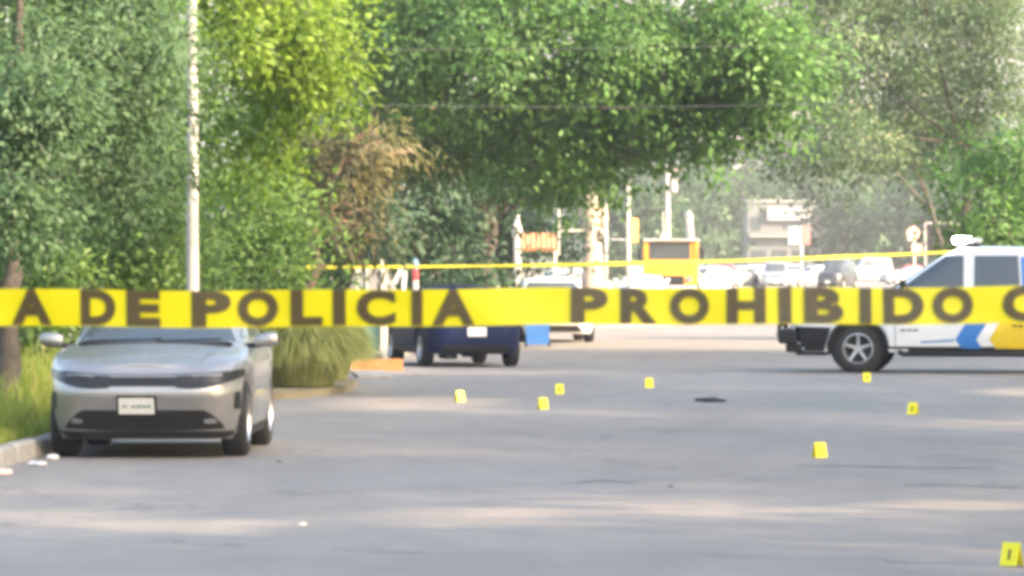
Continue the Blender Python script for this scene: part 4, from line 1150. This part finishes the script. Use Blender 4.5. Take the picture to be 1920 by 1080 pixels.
# ------------------------------------------------------------------ police tapes
M_TAPE = mat('yellow_tape_film', (.82, .70, .004), .38, trans=.3, noise=.05, scale=3)
M_INK = mat('black_tape_print', (.065, .048, .014), .5)
TPY = 10.4
def tape_y(x): return TPY + .012 * math.sin(x * 3.1 + .6) + .005 * math.sin(x * 11) + .0016 * math.sin(x * 31 + 2 * math.sin(x * 5))
def tape_z(x): return gz(575, TPY) + x * .0035 + .0022 * math.sin(x * 4 + 1) + .0011 * math.sin(x * 13 + .4) + .0045 * (x * x) - .002
TH = .0375
tp = thing('police_tape', 'broad yellow police tape with black capitals stretched across the foreground', 'tape', (0, TPY, 1.7))
vs, fs = [], []
nx = 420; ext = 3.3
for i in range(nx + 1):
    x = -ext + 2 * ext * i / nx
    for j in range(5):
        v = -1 + j / 2
        tw = (.006 * math.sin(x * 2.3) + .003 * math.sin(x * 9 + 1)) * v + .0011 * math.sin(x * 23 + 1.6 * v)
        vs.append((x, tape_y(x) - TPY + tw + .0008 * math.sin(x * 23 + v), tape_z(x) - 1.7 + TH * v))
for i in range(nx):
    for j in range(4): fs.append((i * 5 + j, (i + 1) * 5 + j, (i + 1) * 5 + j + 1, i * 5 + j + 1))
me = new_mesh('film', vs, fs, True)
fo = link('film', me, M_TAPE, tp)
def glyph(ch):
    cu = bpy.data.curves.new('glyph', 'FONT'); cu.body = ch; cu.size = 1; cu.offset = .052; cu.resolution_u = 4; cu.fill_mode = 'FRONT'
    o = bpy.data.objects.new('glyph', cu); COL.objects.link(o)
    dg = bpy.context.evaluated_depsgraph_get(); dg.update()
    m_ = bpy.data.meshes.new_from_object(o.evaluated_get(dg))
    bpy.data.objects.remove(o); bpy.data.curves.remove(cu)
    v = np.array([p.co[:2] for p in m_.vertices]); f = [tuple(p.vertices) for p in m_.polygons]
    bpy.data.meshes.remove(m_)
    v -= v.min(0); v /= np.maximum(v.max(0), 1e-6)
    return v, f
GL = {}
WORDS = [('LINEA', [(-330, -262), (-240, -212), (-190, -115), (-92, -35), (22, 98)]), ('DE', [(152, 218), (238, 302)]),
         ('POLICIA', [(360, 434), (446, 522), (545, 605), (620, 652), (668, 742), (768, 796), (810, 890)]),
         ('PROHIBIDO', [(1070, 1140), (1163, 1232), (1256, 1330), (1362, 1436), (1456, 1488), (1508, 1582), (1608, 1638), (1656, 1732), (1748, 1824)]),
         ('CRUZAR', [(1878, 1950), (1975, 2045), (2068, 2140), (2160, 2230), (2250, 2326), (2348, 2420)])]
for wd, spans in WORDS:
    for ch, (a, b) in zip(wd, spans):
        if ch not in GL: GL[ch] = glyph(ch)
        v, f = GL[ch]
        xa, xb = gx(a, TPY), gx(b, TPY)
        if ch == 'I': xa, xb = xa + .004, xb - .004
        out = []
        for u, w in v:
            x = xa + (xb - xa) * u; z = -.0355 + .073 * w
            out.append((x, tape_y(x) - TPY + (.006 * math.sin(x * 2.3) + .003 * math.sin(x * 9 + 1)) * (z / TH) + .0011 * math.sin(x * 23 + 1.6 * z / TH) - .0042, tape_z(x) - 1.7 + z))
        link('letter', new_mesh('letter', out, f), M_INK, tp)
for s, lab in ((-1, 'steel post out of view that holds the left end of the foreground tape'), (1, 'steel post out of view that holds the right end of the foreground tape')):
    t = thing('tape_post', lab, 'post', (s * 3.32, TPY, 0))
    MB().tube([(0, 0, 0), (0, 0, 2.3)], .03, 12).build('post', M_STEEL, t, True); MB().lathe([(.09, 0), (.09, .02), (.035, .03)], 14).build('base_plate', M_STEEL, t)
# second tape, far
a = Vector((gx(586, 78) - .6, 77.6, gz(501, 77.6))); b = Vector((gx(1890, 115), 114.7, gz(466, 115)))
ft = thing('police_tape', 'thin distant yellow tape strung from drying tree to small right-hand tree', 'tape', a)
vs, fs = [], []
n = 160
for i in range(n + 1):
    t_ = i / n; p = a.lerp(b, t_); p.z -= .10 * 4 * t_ * (1 - t_)
    th = 1.1 * math.sin(t_ * 9) + .5
    h = .036 * (.55 + .45 * math.cos(th))
    dy = .03 * math.sin(th)
    vs += [p - a + Vector((0, -dy, h)), p - a + Vector((0, dy, -h))]
    if i: fs.append((2 * i - 2, 2 * i, 2 * i + 1, 2 * i - 1))
link('film', new_mesh('film', vs, fs, True), mat('distant_tape_film', (.80, .74, .06), .4, trans=.25), ft)

# ------------------------------------------------------------------ evidence markers and litter
M_MARK = mat('yellow_marker_plastic', (.80, .74, .01), .4, trans=.1)
MARKS = [(1897, 1061, '1', 'nearest yellow evidence marker, at the bottom right corner of the road'),
         (1537, 858, '2', 'yellow evidence marker on the road straight below the pickup front wheel'),
         (1712, 777, '3', 'yellow evidence marker on the road below the pickup blue chevron'),
         (1625, 716, '4', 'yellow evidence marker right beside the pickup front tyre'),
         (1217, 727, '5', 'yellow evidence marker left of the dark rag, in mid road'),
         (1049, 739, '6', 'yellow evidence marker, farther of the close pair right of the navy car'),
         (1018, 767, '7', 'yellow evidence marker, nearer of the close pair right of the navy car'),
         (862, 753, '8', 'faint yellow evidence marker in the sun patch before the navy car')]
for px, py, dg, lab in MARKS:
    Y = EYE * FPX / (py - HZ)
    rz = random.uniform(-.6, .6)
    t = thing('evidence_marker', lab, 'marker', (gx(px, Y), Y, .002), rz, 'numbered yellow evidence markers')
    w, h, d = .055, .135, .05
    MB().add([(-w, -d, 0), (w, -d, 0), (w, -.004, h), (-w, -.004, h), (-w, -d + .004, 0), (w, -d + .004, 0), (w, 0, h - .004), (-w, 0, h - .004)],
             [(0, 1, 2, 3), (4, 7, 6, 5), (0, 4, 5, 1), (1, 5, 6, 2), (3, 2, 6, 7), (0, 3, 7, 4)]).build('front_plate', M_MARK, t)
    MB().add([(-w, d, 0), (w, d, 0), (w, .004, h), (-w, .004, h), (-w, d - .004, 0), (w, d - .004, 0), (w, 0.001, h - .004), (-w, 0.001, h - .004)],
             [(0, 1, 2, 3), (4, 7, 6, 5), (0, 4, 5, 1), (1, 5, 6, 2), (3, 2, 6, 7), (0, 3, 7, 4)]).build('back_plate', M_MARK, t)
    if dg not in GL: GL[dg] = glyph(dg)
    v, f = GL[dg]; out = []
    for u, k in v:
        x = (-.016 + .032 * u) if dg != '1' else (-.008 + .016 * u); z = .035 + .06 * k
        out.append((x, -d + (d - .004) * z / h - .002, z))
    link('digit', new_mesh('digit', out, f), M_INK, t)

def crumple(name, label, px, py, sx, sy, sz, m, cat):
    Y = EYE * FPX / (py - HZ)
    bm = bmesh.new(); bmesh.ops.create_icosphere(bm, subdivisions=3, radius=1)
    for v in bm.verts:
        c = v.co; k = 1 + .28 * math.sin(c.x * 5 + px) * math.cos(c.y * 4 + py) + random.uniform(-.1, .1)
        v.co = Vector((c.x * sx * k, c.y * sy * k, max(0.0, c.z * sz * k + sz * .45)))
    me = bpy.data.meshes.new(name); bm.to_mesh(me); bm.free()
    tag(link(name, me, m, None, (gx(px, Y), Y, .003), random.uniform(-.3, .3)), label, cat)
M_SCRAP = mat('grey_scrap', (.09, .085, .08), .9)
M_RAG = mat('dark_cloth', (.035, .034, .05), .9, noise=.4, scale=20); M_LIT = mat('white_litter', (.62, .60, .58), .8, noise=.2, scale=14)
crumple('dark_rag', 'dark crumpled cloth lying in the middle of the road', 1332, 753, .16, .30, .035, M_RAG, 'cloth')
crumple('pebble', 'small dark scrap on the road right of the silver car', 523, 867, .028, .05, .008, M_SCRAP, 'scrap')
crumple('pebble', 'small dark scrap on the open road right of centre', 1257, 913, .022, .06, .007, M_SCRAP, 'scrap')
crumple('litter', 'flattened white litter in the gutter before the silver car', 66, 873, .08, .18, .025, M_LIT, 'litter')
crumple('litter', 'pale scrap of litter against the silver car tyre', 97, 862, .06, .12, .03, M_LIT, 'litter')
crumple('litter', 'pinkish pale litter at the kerb at the left edge', 6, 890, .06, .2, .03, mat('pink_litter', (.6, .45, .40), .8), 'litter')
crumple('litter', 'tiny white scrap on the road in the lower sun strip', 568, 985, .022, .05, .01, M_LIT, 'litter')

# ------------------------------------------------------------------ haze
M_HZ = bpy.data.materials.new('thin_haze'); M_HZ.use_nodes = True
nt = M_HZ.node_tree; nt.nodes.remove(nt.nodes['Principled BSDF'])
pv = nt.nodes.new('ShaderNodeVolumePrincipled'); pv.inputs['Color'].default_value = (.95, .97, .97, 1); pv.inputs['Density'].default_value = .00036; pv.inputs['Anisotropy'].default_value = .2
nt.links.new(pv.outputs[0], nt.nodes['Material Output'].inputs['Volume'])
hz_ = MB().box((0, 850, 44), (1700, 2060, 92)).build('haze', M_HZ)
tag(hz_, 'thin pale haze filling the street', 'haze', kind='stuff')
